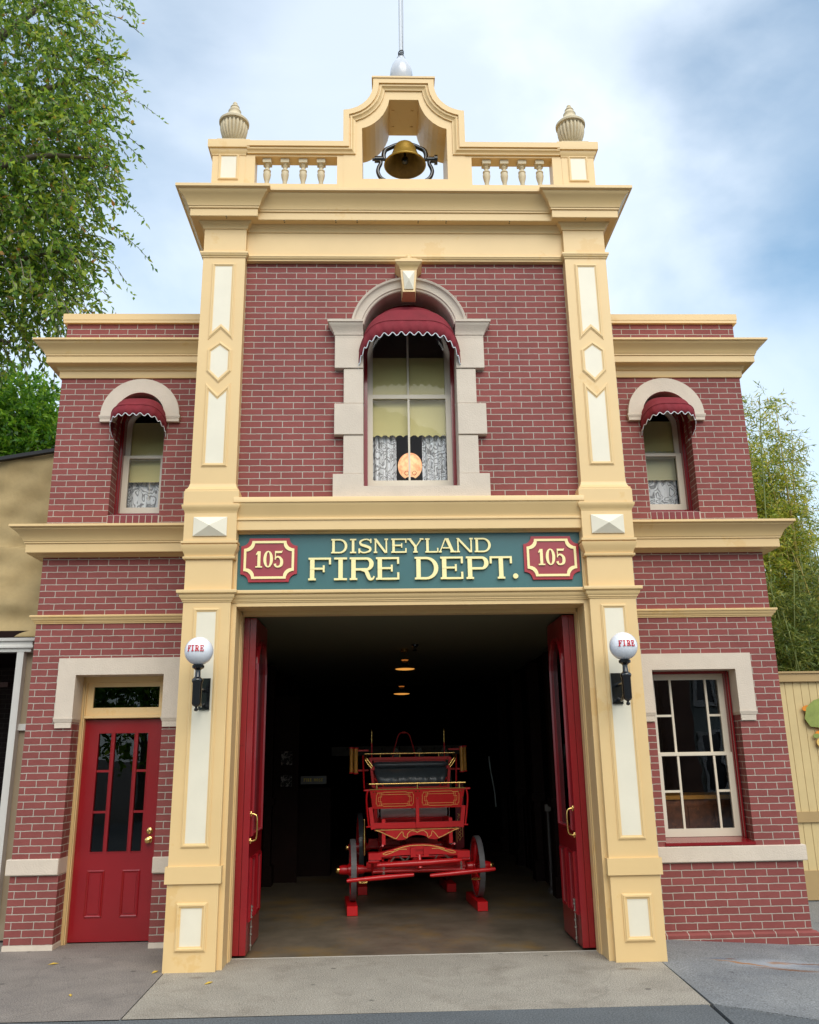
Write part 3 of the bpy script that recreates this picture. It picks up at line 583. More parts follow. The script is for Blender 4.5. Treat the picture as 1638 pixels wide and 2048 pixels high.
# keystone
kf=lambda a,b,h:(W+a,YC-h,b)
mb=MB(); mb.v=[kf(-.070,6.12,.02),kf(.070,6.12,.02),kf(.086,6.40,.02),kf(-.086,6.40,.02),kf(-.062,6.14,.19),kf(.062,6.14,.19),kf(.084,6.40,.19),kf(-.084,6.40,.19)]
mb.f=[(0,1,5,4),(1,2,6,5),(2,3,7,6),(3,0,4,7),(4,5,6,7),(3,2,1,0)]
key=build('keystone', mb, YEL, S)
mb=MB(); mb.sweep([(W-.086,YC),(W-.086,YC-.19),(W+.086,YC-.19),(W+.086,YC)],[(-.05,6.395),(.004,6.395),(.006,6.41),(.018,6.425),(.040,6.445),(.042,6.452),(.050,6.455),(.050,6.478),(-.05,6.482)],PLAN); mb.box(W-.086,W+.086,YC-.19,YC,6.395,6.481)
mb.prism([(W-.11,6.48),(W+.11,6.48),(W+.07,6.50),(W-.07,6.50)],lambda a,b,h:(a,h,b),YC-.225,YC-.05)
mb.lathe([(.0,0),(.034,.0),(.036,.02),(.03,.045),(.014,.062),(0,.065)],(W,YC-.18,6.50),16); build('keystone_cap', mb, YEL, key, smooth=35)
mb=MB(); mb.v=[kf(-.045,6.165,.185),kf(.045,6.165,.185),kf(.060,6.372,.185),kf(-.060,6.372,.185),kf(-.045,6.165,.2),kf(.045,6.165,.2),kf(.060,6.372,.2),kf(-.060,6.372,.2),kf(.0,6.26,.235)]
mb.f=[(3,2,1,0),(0,1,5,4),(1,2,6,5),(2,3,7,6),(3,0,4,7),(4,5,8),(5,6,8),(6,7,8),(7,4,8)]; build('keystone_panel', mb, CREAM, key)
# sashes
def sash(x0,x1,z0,z1,y0,y1,st,rail_b,rail_t,vm=(),hm=(),parent=None,m=SASH,mw=.02,glass=GLASS,arch=None):
    gx0,gx1,gz0,gz1=x0+st,x1-st,z0+rail_b,z1-rail_t
    if arch:
        r=(x1-x0)/2; cx=(x0+x1)/2; out=[(x0,z0),(x1,z0)]+arc(cx,arch,r,0,PI,22); hole=[(gx0,gz0),(gx1,gz0)]+arc(cx,arch,r-st,0,PI,22); gz1=arch+r-st
    else: out=rect(x0,x1,z0,z1); hole=rect(gx0,gx1,gz0,gz1)
    mb=MB(); mb.prism(out, lambda a,b,h:(a,h,b), y0, y1, [hole])
    ym=(y0+y1)/2
    for x in vm: mb.box(x-mw/2,x+mw/2,y0+.006,y1-.004,gz0-.002,gz1+.002)
    for (z,xa,xb) in hm: mb.box(xa-.002,xb+.002,y0+.0075,y1-.006,z-mw/2,z+mw/2)
    o=build('sash', mb, m, parent)
    mb=MB()
    mb.prism([(x0+st*.6,z0+rail_b*.6),(x1-st*.6,z0+rail_b*.6)]+(arc((x0+x1)/2,arch,(x1-x0)/2-st*.6,0,PI,22) if arch else [(x1-st*.6,z1-rail_t*.6),(x0+st*.6,z1-rail_t*.6)]), lambda a,b,h:(a,h,b), ym, ym+.004)
    build('pane', mb, glass, parent); return o
sash(W-.425,W+.425,4.243,5.225,.385,.425,.052,.057,.045,vm=(W-.007,),parent=win)
sash(W-.425,W+.425,5.19,6.17,.428,.462,.052,.05,.05,vm=(W-.007,),parent=win,arch=5.76)
def scallop_shade(x0,x1,z0,z1,y,amp,wl,parent,sx=None):
    n=80; top=[(x1,z1),(x0,z1)]; bot=[]
    for i in range(n+1):
        x=x0+(x1-x0)*i/n; bot.append((x, z0-amp*(1-abs(math.cos(PI*(x-x0)/wl))**.6) + amp*.5))
    mb=MB(); mb.prism(bot+top, lambda a,b,h:(a,h,b), y, y+.002); return build('roller_shade', mb, SHADE, parent)
scallop_shade(W-.40,W+.40,4.80,5.68,.475,.03,.075,win)
def curtain(x0,x1,z0,z1,y,parent,folds=5,amp=.02):
    n=60; rows=[]
    for k in range(14):
        z=z0+(z1-z0)*k/13; rows.append([(x0+(x1-x0)*i/n, y+amp*math.sin(folds*2*PI*i/n+.6*math.sin(k*.4))+amp*.4*math.sin(folds*5.3*PI*i/n), z) for i in range(n+1)])
    mb=MB(); mb.quadgrid(rows); return build('lace_curtain', mb, LACE, parent, smooth=60, recalc=False)
curtain(W-.39,W-.135,4.26,5.4,.53,win,4); curtain(W+.13,W+.39,4.26,5.4,.53,win,4)
# awning (domed, hooped)
def awning(cx,hw,yp,zp,hoops,drop,scal,parent,amp=.015,sq=.62):
    """hoops: (angle from vertical, radius); the last hoop carries the valance"""
    nphi=72; rows=[]; H=[]
    for i in range(len(hoops)-1):
        (a0,r0),(a1,r1)=hoops[i],hoops[i+1]
        for k in range(6):
            t=k/6; sag=1-.035*math.sin(PI*t); H.append((a0+(a1-a0)*t,(r0+(r1-r0)*t)*sag))
    H.append(hoops[-1])
    def pt(phi,a,r,ex=0.):
        e=math.sin(phi); se=math.copysign(abs(e)**.76,e); c=math.cos(phi); t_=min(1,max(0,a)/hoops[-1][0]); cc=math.copysign(abs(c)**(.92+(sq-.92)*t_),c)
        return (cx+cc*(hw+hw*.16*min(1,4*abs(e)*max(0,math.sin(a)))), yp-r*se*math.sin(a), zp+r*se*math.cos(a))
    for a,r in H: rows.append([pt(PI*j/nphi,a,r) for j in range(nphi+1)])
    mb=MB(); mb.quadgrid(rows); aw=build('awning', mb, AWN, parent, smooth=50, recalc=False, solid=.003)
    a,r=hoops[-1]; top=[Vector(pt(PI*j/nphi,a,r)) for j in range(nphi+1)]
    # valance: vertical drop, scalloped by arc length
    L=[0]
    for j in range(nphi): L.append(L[-1]+(top[j+1]-top[j]).length)
    ns=max(6,round(L[-1]/scal)); rowsv=[]; edge=[]; NN=ns*10
    def at(s_):
        s_=min(max(s_,0),L[-1])
        for j in range(nphi):
            if s_<=L[j+1]+1e-9: return top[j].lerp(top[j+1],(s_-L[j])/(L[j+1]-L[j]+1e-9))
    for i in range(NN+1):
        s_=L[-1]*i/NN; p=at(s_); q=math.cos(2*PI*s_*ns/L[-1]); d=drop-amp*q; wob=.007*math.sin(i*.37)+.004*q
        out=Vector((0,-1,0))*(.012+wob)
        b=p+Vector((0,0,-d))+out*.8
        rowsv.append([p+Vector((0,-.001,0)), p.lerp(b,.5)+out*.35, b]); edge.append(b)
    mb=MB(); mb.quadgrid([list(r) for r in zip(*rowsv)]); va=build('valance', mb, AWN, aw, smooth=60, recalc=False, solid=.003)
    mb=MB(); mb.tube([tuple(e) for e in edge],.0045,5); build('edging', mb, WTRIM, aw)
    mb=MB(); mb.tube([tuple(t+Vector((0,-.003,.0))) for t in top],.004,5); build('piping', mb, AWN, aw)
    return aw
aw=awning(W,.462,.30,5.20,[(R(-1),.915),(R(12),.895),(R(24),.83),(R(37),.735)],.15,.085,S,.017,.46); aw['label']='large domed maroon awning over the central arched window'

# ---- small arched wing windows
for s in (-1,1):
    c=s*CXW
    w2=vprism([(c-.265,4.125),(c+.265,4.125)]+arc(c,5.223,.265,0,PI,22),1.17,1.29,'window',DKRED,S,[[(c-.232,4.20),(c+.232,4.20)]+arc(c,5.223,.232,0,PI,22)])
    # stepped inner bead of the red frame
    for d,y0,y1 in ((.012,1.14,1.17),):
        vprism([(c-.265,4.125),(c+.265,4.125)]+arc(c,5.223,.265,0,PI,22),y0,y1,'frame_bead',DKRED,w2,[[(c-.265+.013,4.14),(c+.265-.013,4.14)]+arc(c,5.223,.252,0,PI,22)])
    mb=MB(); mb.box(c-.25,c+.25,.985,1.2,4.118,4.135); build('sill_board', mb, DKRED, w2)
    sash(c-.232,c+.232,4.205,4.875,1.225,1.26,.062,.075,.035,parent=w2)
    sash(c-.232,c+.232,4.835,5.45,1.262,1.29,.055,.04,.05,parent=w2,arch=5.223)
    if s<0:
        mb=MB(); mb.box(c-.20,c+.20,1.33,1.333,4.60,5.30); build('roller_shade', mb, SHADE, w2)
        mb=MB(); mb.tube([(c+.04,1.325,4.60),(c+.04,1.325,4.42)],.0035,5); mb.tube([(c+.04+.014*math.cos(t*PI/6),1.325,4.406+.014*math.sin(t*PI/6)) for t in range(13)],.003,5); build('shade_pull', mb, SASH, w2)
    else:
        scallop_shade(c-.21,c+.21,4.93,5.30,1.335,.025,.06,w2); mb=MB(); mb.box(c-.20,c+.20,1.355,1.358,4.60,5.0); build('roller_shade', mb, mat('pale_shade_cloth',(.62,.58,.34),rough=.8), w2)
    curtain(c-.21,c+.21,4.2,4.9,1.40,w2,5,.012)
    # soldier course of bricks on edge
    mb=MB()
    for k in range(8):
        x=c-.262+k*.066; mb.box(x,x+.056,YW-.006,YW+.2,4.034,4.112)
    build('soldier_brick_sill', mb, mat('sill_brick',(.20,.035,.04),rough=.7,vary=.1), S)
    mb=MB(); mb.box(c-.27,c+.27,YW-.002,YW+.19,4.026,4.116); build('sill_mortar', mb, mat('sill_mortar',(.5,.45,.38),rough=.9), S)
    # stone arch with corbels
    mb=MB(); mb.prism(arc(c,5.223,.42,0,PI,32)+arc(c,5.223,.261,PI,0,28), lambda a,b,h:(a,h,b), YW-.05, YW+.215); build('window_arch', mb, STONE, S)
    for q in (-1,1):
        a,b=sorted((c+q*.267,c+q*.42)); mb=MB()
        mb.sweep([(a,YW+.02),(a,YW-.045),(b,YW-.045),(b,YW+.02)],[(-.04,5.150),(.0,5.150),(.001,5.178),(.006,5.190),(.012,5.208),(.012,5.222),(-.04,5.2225)],PLAN); mb.box(a+.002,b-.002,YW-.043,YW+.02,5.151,5.2215); build('arch_corbel', mb, STONE, S)
    aw=awning(c,.258,YW+.10,5.06,[(R(-2),.350),(R(20),.385),(R(42),.405),(R(63),.415)],.112,.078,S,.013,.50); aw['label']='small maroon awning over the %s wing window'%('left' if s<0 else 'right')

# ---- stone surrounds of door and lower window
def lintel(outer_x, inner_x, top, itop, legbot, hidden_x):
    """L-shaped legs and a flat lintel, legs ending in a small moulded corbel"""
    s=1 if outer_x>0 else -1
    pts=[(outer_x,legbot),(outer_x,top),(hidden_x,top),(hidden_x,itop if abs(hidden_x)<2.2 else legbot)]
    return pts
def surround(xo,xi_out,xi_in,xh,top,itop,legbot):
    pts=[(xo,legbot),(xi_out,legbot),(xi_out,itop),(xi_in,itop),(xi_in,legbot),(xh,legbot),(xh,top),(xo,top)]
    vprism(pts,YW-.03,YW+.22,'stone_surround',STONE,S)
    for a,b in ((xo,xi_out),(xi_in,xh)):
        a,b=sorted((a,b)); mb=MB(); mb.sweep([(a,YW+.2),(a,YW-.03),(b,YW-.03),(b,YW+.2)],[(-.03,legbot-.095),(-.010,legbot-.095),(-.008,legbot-.045),(-.004,legbot-.04),(.003,legbot-.018),(.006,legbot-.012),(.006,legbot-.0005),(-.03,legbot)],PLAN); mb.box(a+.01,b-.01,YW-.018,YW+.2,legbot-.094,legbot-.001); build('surround_corbel', mb, STONE, S)
surround(-3.472,-3.296,-2.434,-2.25,2.638,2.474,2.062)
surround(3.465,3.296,2.444,2.25,2.614,2.454,2.044)

# ---- red entrance door
DX0,DX1=-3.30,-2.43
mb=MB(); gz0,gz1=.797,1.925
mb.prism(rect(-3.262,-2.478,.012,2.052), lambda a,b,h:(a,h,b), 1.225,1.27,[rect(-3.125,-2.975-.011,gz0,gz1),rect(-2.975+.011,-2.745-.011,gz0,gz1),rect(-2.745+.011,-2.62,gz0,gz1)])
for z in (1.17,1.555):
    mb.box(-3.127,-2.984,1.230,1.266,z-.011,z+.011); mb.box(-2.736,-2.618,1.230,1.266,z-.011,z+.011)
door=build('entrance_door', mb, RED, S); door['label']='red door with nine dark panes and brass knob'
for (a,b) in ((-3.125,-2.986),(-2.964,-2.756),(-2.734,-2.62)):
    mb=MB(); mb.sweep(rect(a,b,gz0,gz1),[(0,-.02),(0,.005),(-.007,.005),(-.009,-.02)],FRONT(1.225),closed=True); build('glazing_bead', mb, RED, door)
mb=MB(); mb.box(-3.13,-2.615,1.245,1.249,gz0-.01,gz1+.01); build('pane', mb, GLASSD, door)
for (a,b) in ((-3.124,-2.958),(-2.79,-2.618)):
    mb=MB(); mb.sweep(rect(a,b,.222,.640),[(0,-.004),(0,.006),(-.008,.011),(-.018,.006),(-.024,-.002),(-.026,-.004)],FRONT(1.225),closed=True); mb.box(a+.035,b-.035,1.219,1.228,.257,.605); build('door_panel', mb, RED, door)
mb=MB(); mb.lathe([(.0,0),(.03,0),(.031,-.006),(.012,-.012),(.011,-.03),(.024,-.038),(.03,-.052),(.026,-.066),(.010,-.073),(0,-.074)],(-2.552,1.225,.908),20,'y'); build('knob', mb, BRASS, door, smooth=40)
mb=MB(); mb.lathe([(.0,0),(.031,0),(.031,-.008),(.022,-.016),(.0,-.017)],(-2.552,1.225,.990),20,'y'); mb.box(-2.560,-2.544,1.205,1.212,.975,1.004); build('deadbolt', mb, BRASS, door, smooth=40)
# frame, transom
mb=MB()
mb.box(-3.302,-3.262,1.17,1.27,.0,2.48); mb.box(-2.478,-2.428,1.17,1.27,.0,2.48); mb.box(-3.262,-2.478,1.17,1.27,2.42,2.48); mb.box(-3.262,-2.478,1.185,1.27,2.060,2.095)
mb.box(-3.262,-2.478,1.16,1.175,2.066,2.088)
for k in range(4): mb.box(-3.300+k*.008,-3.2955+k*.008,1.158+k*.004,1.172,.0,2.478-k*.012)
fr=build('door_frame', mb, YEL, S)
mb=MB(); mb.prism(rect(-3.262,-2.478,2.096,2.42), lambda a,b,h:(a,h,b), 1.20,1.24,[rect(-3.196,-2.535,2.168,2.374)]); tr=build('transom_sash', mb, YEL, fr)
mb=MB(); mb.box(-3.2,-2.53,1.218,1.222,2.16,2.38); build('pane', mb, GLASSD, fr)

# ---- lower right window
mb=MB(); mb.prism(rect(2.44,3.30,.79,2.46), lambda a,b,h:(a,h,b), 1.13,1.23,[rect(2.478,3.262,.84,2.425)])
lw=build('window', mb, DKRED, S); lw['label']='tall two-sash window left of the fence with small side panes'
mb=MB(); mb.v=[(2.43,.935,.788),(3.305,.935,.788),(3.305,1.15,.788),(2.43,1.15,.788),(2.43,.935,.815),(3.305,.935,.815),(3.305,1.15,.845),(2.43,1.15,.845)]
mb.f=[(3,2,1,0),(4,5,6,7),(0,1,5,4),(1,2,6,5),(2,3,7,6),(3,0,4,7)]; build('sill_board', mb, DKRED, lw)
mb=MB(); mb.box(2.452,2.470,1.09,1.13,.84,2.44); mb.box(3.27,3.288,1.09,1.13,.84,2.44); build('frame_bead', mb, DKRED, lw)
vx=(2.707,3.075)
sash(2.478,3.262,.848,1.645,1.155,1.19,.06,.075,.03,vm=vx,hm=((1.274,2.54,vx[0]),(1.274,vx[1],3.20)),parent=lw,mw=.022,glass=GLASSR)
sash(2.478,3.262,1.61,2.425,1.192,1.225,.06,.04,.055,vm=vx,hm=((2.01,2.54,vx[0]),(2.01,vx[1],3.20)),parent=lw,mw=.022,glass=GLASSR)

# ---- folded garage doors
def sidep(mb, poly, xa, xb, holes=()): return mb.prism(poly, lambda a,b,h:(h,a,b), xa, xb, holes)
for s in (-1,1):
    # outer leaf
    mb=MB(); a,b=sorted((s*1.583,s*1.529)); mb.box(a,b,.455,1.23,.022,2.945); o1=build('garage_door_leaf', mb, RED, S)
    a,b=sorted((s*1.525,s*1.468)); hole=[(.56,1.0),(1.14,1.0)]+arc(.85,2.47,.29,0,PI,16)
    mb=MB(); sidep(mb, rect(.452,1.245,.022,2.945), a, b, [hole]); lf=build('garage_door_leaf', mb, RED, S)
    lf['label']='folded red garage door leaf against the %s jamb'%('left' if s<0 else 'right')
    xf=s*1.468
    mb=MB(); mb.sweep([(.56,1.0),(1.14,1.0)]+arc(.85,2.47,.29,0,PI,16),[(.022,-.004),(.022,.008),(.010,.022),(-.004,.022),(-.012,.006),(-.012,-.02)],lambda a,b,h:(xf-s*h,a,b),closed=True); build('window_moulding', mb, RED, lf)
    mb=MB(); mb.box(min(xf+s*.02,xf+s*.026),max(xf+s*.02,xf+s*.026),.55,1.15,.99,2.77); build('pane', mb, GLASSD, lf)
    for y0,y1 in ((.535,.80),(.89,1.16)):
        mb=MB(); mb.sweep(rect(y0,y1,.27,.80),[(0,-.004),(0,.012),(-.012,.022),(-.03,.012),(-.034,-.004)],lambda a,b,h:(xf-s*h,a,b),closed=True); build('door_panel', mb, RED, lf)
    # pull handle
    hx=xf-s*.012
    mb=MB(); mb.tube(spline([(xf,.50,1.175),(xf-s*.03,.50,1.172),(xf-s*.055,.50,1.15),(xf-s*.06,.50,1.06),(xf-s*.055,.50,.97),(xf-s*.03,.50,.948),(xf,.50,.945)],5),.008,8)
    for z in (1.175,.945): mb.lathe([(.0,0),(.016,0),(.016,-s*.004),(.010,-s*.008),(.0,-s*.009)],(xf,.50,z),12,'x'); mb.lathe([(0,-.026),(.008,-.02),(.01,0),(.008,.02),(0,.026)],(xf-s*.004,.50,z),8)
    build('pull_handle', mb, BRASS, lf, smooth=50)
    mb=MB(); xb=xf-s*.016; mb.tube([(xb,.62,.03),(xb,.62,.38)],.0055,8)
    for z in (.07,.16,.22,.30,.355,.385): mb.lathe([(.005,-.012),(.013,-.006),(.013,.006),(.005,.012)],(xb,.62,z),10)
    build('floor_bolt', mb, STEEL, lf, smooth=40)
    for z in (.36,1.83,2.72):
        mb=MB(); a,b=sorted((s*1.590,s*1.545)); mb.box(a,b,.449,.4545,z-.055,z+.055)
        for k in range(3): mb.lathe([(.005,-.003),(.004,.0)],(s*1.56,.449,z-.035+k*.035),8,'y')
        mb.tube([(s*1.589,.447,z-.055),(s*1.589,.447,z+.055)],.006,6); build('hinge', mb, RED, o1)

# ================================================================== SIGN
SG = empty('fire_department_sign',(0,YC,3.14),'long teal sign board with raised gold lettering above the garage opening','sign')
def SL(y0): return lambda a,b,h:(a,y0-h-YC,b-3.14)
mb=MB(); mb.prism(rect(-1.608,1.608,3.141,3.680), SL(.114), -.001,.012); build('board', mb, GREEN, SG)
yb=.102
row1=[('D',468,535),('I',546,572),('S',580,638),('N',645,705),('E',718,782),('Y',786,852),('L',860,915),('A',912,988),('N',990,1060),('D',1067,1135)]
for ch,a,b in row1: letter('letter_'+ch.lower(), ch, -.741+(a-468)*.002249, -.741+(b-468)*.002249, 3.490, 3.628, SL(yb), .020, GOLD, SG, st=.17,hr=.10,sf=.10)
row2=[('F',373,467),('I',480,534),('R',545,650),('E',655,752),('D',817,916),('E',925,1020),('P',1033,1128),('T',1133,1227),('.',1229,1251)]
for ch,a,b in row2: letter('letter_'+('dot' if ch=='.' else ch.lower()), ch, -.95+(a-373)*.002226, -.95+(b-373)*.002226, 3.234, 3.448, SL(yb), .026, GOLD, SG, st=.19,hr=.10,sf=.085)
def plaque_poly(x0,x1,z0,z1,c,n=5):
    """rectangle with small concave stepped corners"""
    P=[]
    for (cx,cz,a0) in ((x0,z0,PI/2),(x1,z0,PI),(x1,z1,1.5*PI),(x0,z1,0)):
        A=arc(cx,cz,c,a0,a0-PI/2,n)
        P+=A
    return P
for s,xa,xb,zt in ((-1,-1.578,-1.056,3.640),(1,1.067,1.590,3.640)):
    z0,z1=3.224,zt
    mb=MB(); mb.prism(plaque_poly(xa,xb,z0,z1,.075), SL(yb), 0,.018); pl=build('number_plaque', mb, mat('plaque_edge_red',(.38,.01,.02),rough=.3,coat=.3), SG)
    pp=plaque_poly(xa+.028,xb-.028,z0+.028,z1-.028,.075)
    mb=MB(); mb.prism(pp, SL(yb), .0185,.030, [plaque_poly(xa+.050,xb-.050,z0+.050,z1-.050,.078)]); build('gilded_border', mb, GOLD, pl)
    mb=MB(); mb.prism(plaque_poly(xa+.049,xb-.049,z0+.049,z1-.049,.078), SL(yb), .0185,.0205); build('plaque_field', mb, PLQ, pl)
    off=-1.440 if s<0 else 1.200
    for ch,a,b in (('1',0,.062),('0',.072,.160),('5',.170,.254)):
        letter('number_'+{'1':'one','0':'zero','5':'five'}[ch], ch, off+a, off+b, 3.358, 3.516, SL(yb), .012, GOLD, pl, h0=.0205, st=.17,hr=.07)

# ================================================================== BELL
B = empty('station_bell',(.015,.30,7.52),'golden bell in a black iron yoke hanging in the rooftop gable','bell')
mb=MB(); prof=[(.229,.400),(.233,.405),(.228,.418),(.196,.45),(.168,.49),(.146,.54),(.130,.59),(.118,.625),(.102,.655),(.07,.672),(.0,.68)]
inn=[(.0,.655),(.06,.65),(.090,.635),(.106,.60),(.120,.55),(.140,.50),(.166,.455),(.203,.415),(.219,.401)]
mb.quadgrid([[(max(r,.001)*math.cos(2*PI*j/40),max(r,.001)*math.sin(2*PI*j/40),z) for j in range(40)] for r,z in [(.219,.3992)]+prof],closed_u=True); build('bell_body', mb, BELLM, B, smooth=60)
mb=MB(); mb.quadgrid([[(r*math.cos(2*PI*j/40),r*math.sin(2*PI*j/40),z) for j in range(40)] for r,z in [(max(r,.002),z) for r,z in inn]+[(.2195,.3992)]],closed_u=True); build('bell_inside', mb, mat('shaded_bell_patina',(.20,.13,.035),rough=.5,metal=.2,vary=.4,vscale=10), B, smooth=60)  # shade inside the bell is put into this darker tarnished colour
mb=MB(); mb.tube([(0,0,.65),(0,-.02,.47)],.014,8); mb.lathe([(0,-.045),(.03,-.035),(.042,0),(.03,.035),(0,.045)],(0,-.02,.455),14); build('clapper', mb, BLACK, B, smooth=60)
mb=MB(); mb.tube([(-.36,0,.48),(-.2,0,.48)],.018,10); mb.tube([(.2,0,.48),(.36,0,.48)],.018,10); mb.tube([(-.335,0,.48),(-.245,0,.48)],.038,12); mb.tube([(.245,0,.48),(.325,0,.48)],.036,12); mb.tube([(.325,0,.48),(.36,0,.48)],.055,12)
mb.tube(spline([(-.23,0,.48),(-.235,0,.54),(-.215,0,.60),(-.16,0,.635),(-.10,0,.665),(0,0,.69),(.10,0,.665),(.16,0,.635),(.215,0,.60),(.235,0,.54),(.23,0,.48)],6),.026,10)
mb.lathe([(.05,.67),(.05,.70),(.03,.715),(0,.72)],(0,0,0),12); build('yoke', mb, BLACK, B, smooth=50)
mb=MB()
mb.tube(spline([(-.285,0,.47),(-.268,0,.43),(-.292,0,.37),(-.298,0,.31),(-.26,0,.235),(-.16,0,.185),(0,0,.170),(.16,0,.185),(.26,0,.235),(.298,0,.31),(.292,0,.37),(.268,0,.43),(.285,0,.47)],6),.022,10); mb.tube([(0,0,.17),(0,0,0)],.03,8)
mb.box(-.25,.25,-.04,.04,.0,.02); build('cradle', mb, BLACK, B, smooth=50)

# ================================================================== FLAGPOLE
F = empty('flagpole',(-.012,.28,8.79),'pale flagpole rising from an egg-shaped ball on top of the bell gable','flagpole')
mb=MB(); mb.lathe([(.0,0),(.10,0),(.10,.03),(.085,.05),(.07,.12),(.075,.16),(.105,.21),(.125,.27),(.129,.33),(.122,.39),(.104,.45),(.078,.50),(.052,.535),(.046,.55),(.05,.56),(.03,.575),(.0,.576)],(0,0,0),32); build('ball_base', mb, BALL, F, smooth=50)
mb=MB(); mb.tube([(0,0,.5),(0,0,4.6)],[.022,.016],12); build('pole', mb, POLE, F, smooth=60)
mb=MB(); 
for k in range(3):
    mb.tube([( .030*math.cos(t*PI/8), .030*math.sin(t*PI/8), .60+k*.022+.012*math.sin(t*PI/8+k)) for t in range(17)],.005,5)
mb.tube(spline([(.024,-.02,.66),(.030,-.01,1.4),(.024,-.02,2.6),(.030,-.01,4.4)],8),.0035,5); build('halyard', mb, BLACK, F)

# ================================================================== WALL LAMPS
def wall_lamp(cx,label,yaw):
    o=empty('wall_lamp',(cx,0,2.2),label,'lamp','globe lamps on the pilasters')
    mb=MB(); mb.box(-.048,.048,-.022,.0,-.125,.145); mb.box(-.030,.030,-.034,-.02,-.105,.125)
    for k in range(11): mb.box(-.044,.044,-.028,-.021,-.112+k*.0225,-.101+k*.0225)
    build('back_plate', mb, BLACK, o)
    mb=MB(); mb.tube([(0,-.03,.04),(0,-.30,.04)],.018,10); mb.tube(spline([(0,-.03,-.08),(0,-.15,-.10),(0,-.24,-.05),(0,-.31,-.06)],6),.012,8); build('arm', mb, BLACK, o, smooth=50)
    mb=MB(); mb.lathe([(.0,-.155),(.014,-.15),(.018,-.135),(.008,-.12),(.030,-.105),(.038,-.09),(.040,.08),(.046,.09),(.048,.105),(.044,.115),(.030,.125),(.024,.135),(.022,.185),(.030,.195),(.050,.205),(.052,.225),(.046,.23),(0,.231)],(0,-.33,0),24,flute=(12,-.09,.08,.16)); build('fluted_holder', mb, BLACK, o, smooth=35)
    mb=MB(); r=.121; mb.lathe([(r*math.cos(t),r*math.sin(t)) for t in [ -PI/2+.01+ (PI-.02)*k/24 for k in range(25)]],(0,-.33,.348),36); gl=build('globe', mb, GLOBE, o, smooth=80)
    # FIRE wrapped on the sphere
    C=Vector((0,-.33,.348)); rr=.1215; ws=[('F',.0,.20),('I',.25,.38),('R',.45,.66),('E',.71,.90)]
    tot=.62   # angular width in radians x 2
    el=R(6) 
    for ch,a,b in ws:
        def mp(u,v,h):
            lon=yaw+(u-.45)*1.30; lat=el+(v-.5)*.42; q=rr+h
            return (C.x+q*math.cos(lat)*math.sin(lon), C.y-q*math.cos(lat)*math.cos(lon), C.z+q*math.sin(lat))
        H=1.; W_=(b-a)*3.1; mb=MB()
        for k,(oo,hs) in enumerate(glyph(ch,W_,st=.18,hr=.11,sf=.11)):
            f=lambda p:(a+p[0]/3.1,p[1]); mb.prism([f(p) for p in oo],mp,-.001,.0042+k*.0003,[[f(p) for p in h] for h in hs])
        build('letter_'+ch.lower(), mb, REDLET, gl)
    return o
wall_lamp(-1.832,'globe lamp reading FIRE on the left pilaster above the red entrance door',R(-4))
wall_lamp(1.822,'globe lamp reading FIRE on the right pilaster beside the lower sash window',R(-1))

# lantern glowing in the central window
L0=empty('round_lantern',(W+.012,.78,4.20),'glowing orange round paper lantern behind the central upstairs window','lantern')
mb=MB(); mb.lathe([(.128*math.cos(t),.142*math.sin(t)) for t in [-PI/2+.3+(PI-.6)*k/20 for k in range(21)]],(0,0,.385),32)
LM=mat('lit_paper',(.7,.35,.18),rough=.7)
N_,L_=nt(LM); b_=N_['Principled BSDF']; tc=N_.new('ShaderNodeTexCoord'); nz=N_.new('ShaderNodeTexNoise'); nz.inputs['Scale'].default_value=22; nz.inputs['Detail'].default_value=4; L_.new(tc.outputs['Object'],nz.inputs['Vector'])
cr=N_.new('ShaderNodeValToRGB'); cr.color_ramp.elements[0].position=.40; cr.color_ramp.elements[0].color=(.95,.36,.17,1); cr.color_ramp.elements[1].position=.56; cr.color_ramp.elements[1].color=(1.,.60,.30,1); L_.new(nz.outputs[0],cr.inputs[0]); L_.new(cr.outputs[0],b_.inputs['Emission Color']); b_.inputs['Emission Strength'].default_value=.85
build('paper_shade', mb, LM, L0, smooth=80)
mb=MB(); mb.lathe([(.0,.2),(.05,.2),(.05,.25),(.03,.26),(0,.26)],(0,0,.0),16)
for q in (-1,1): mb.tube([(q*.04+.020*math.cos(t*PI/8),-.11,.272+.022*math.sin(t*PI/8)) for t in range(17)],.0025,5)
mb.box(-.2,.2,-.1,.1,-.3,.2); build('lantern_base', mb, DARKW, L0)
# room behind central window: screen wall painted blue-grey for the sky reflected in the pane
mb=MB(); mb.box(-.9,.9,1.5,1.53,3.3,6.6); build('room_partition', mb, mat('sky_reflection_paint',(.30,.33,.37),rough=.9), S)
# interior of right room: wooden counter seen through lower window
CT=empty('wooden_counter',(2.95,1.9,0),'dark wooden counter inside the lower right window','counter')
mb=MB(); mb.box(-.62,.55,-.25,.35,1.17,1.21); build('counter_top', mb, WOODR, CT)
mb=MB(); mb.box(-.60,.53,-.22,.33,0,1.17)
for k in range(4): mb.box(-.57+k*.275,-.57+k*.275+.24,-.235,-.22,.1,1.1)
build('counter_front', mb, mat('brown_counter_wood',(.22,.075,.03),rough=.45,vary=.5,vscale=14,dirt=(.45,.16,.05),dirt_scale=9), CT)


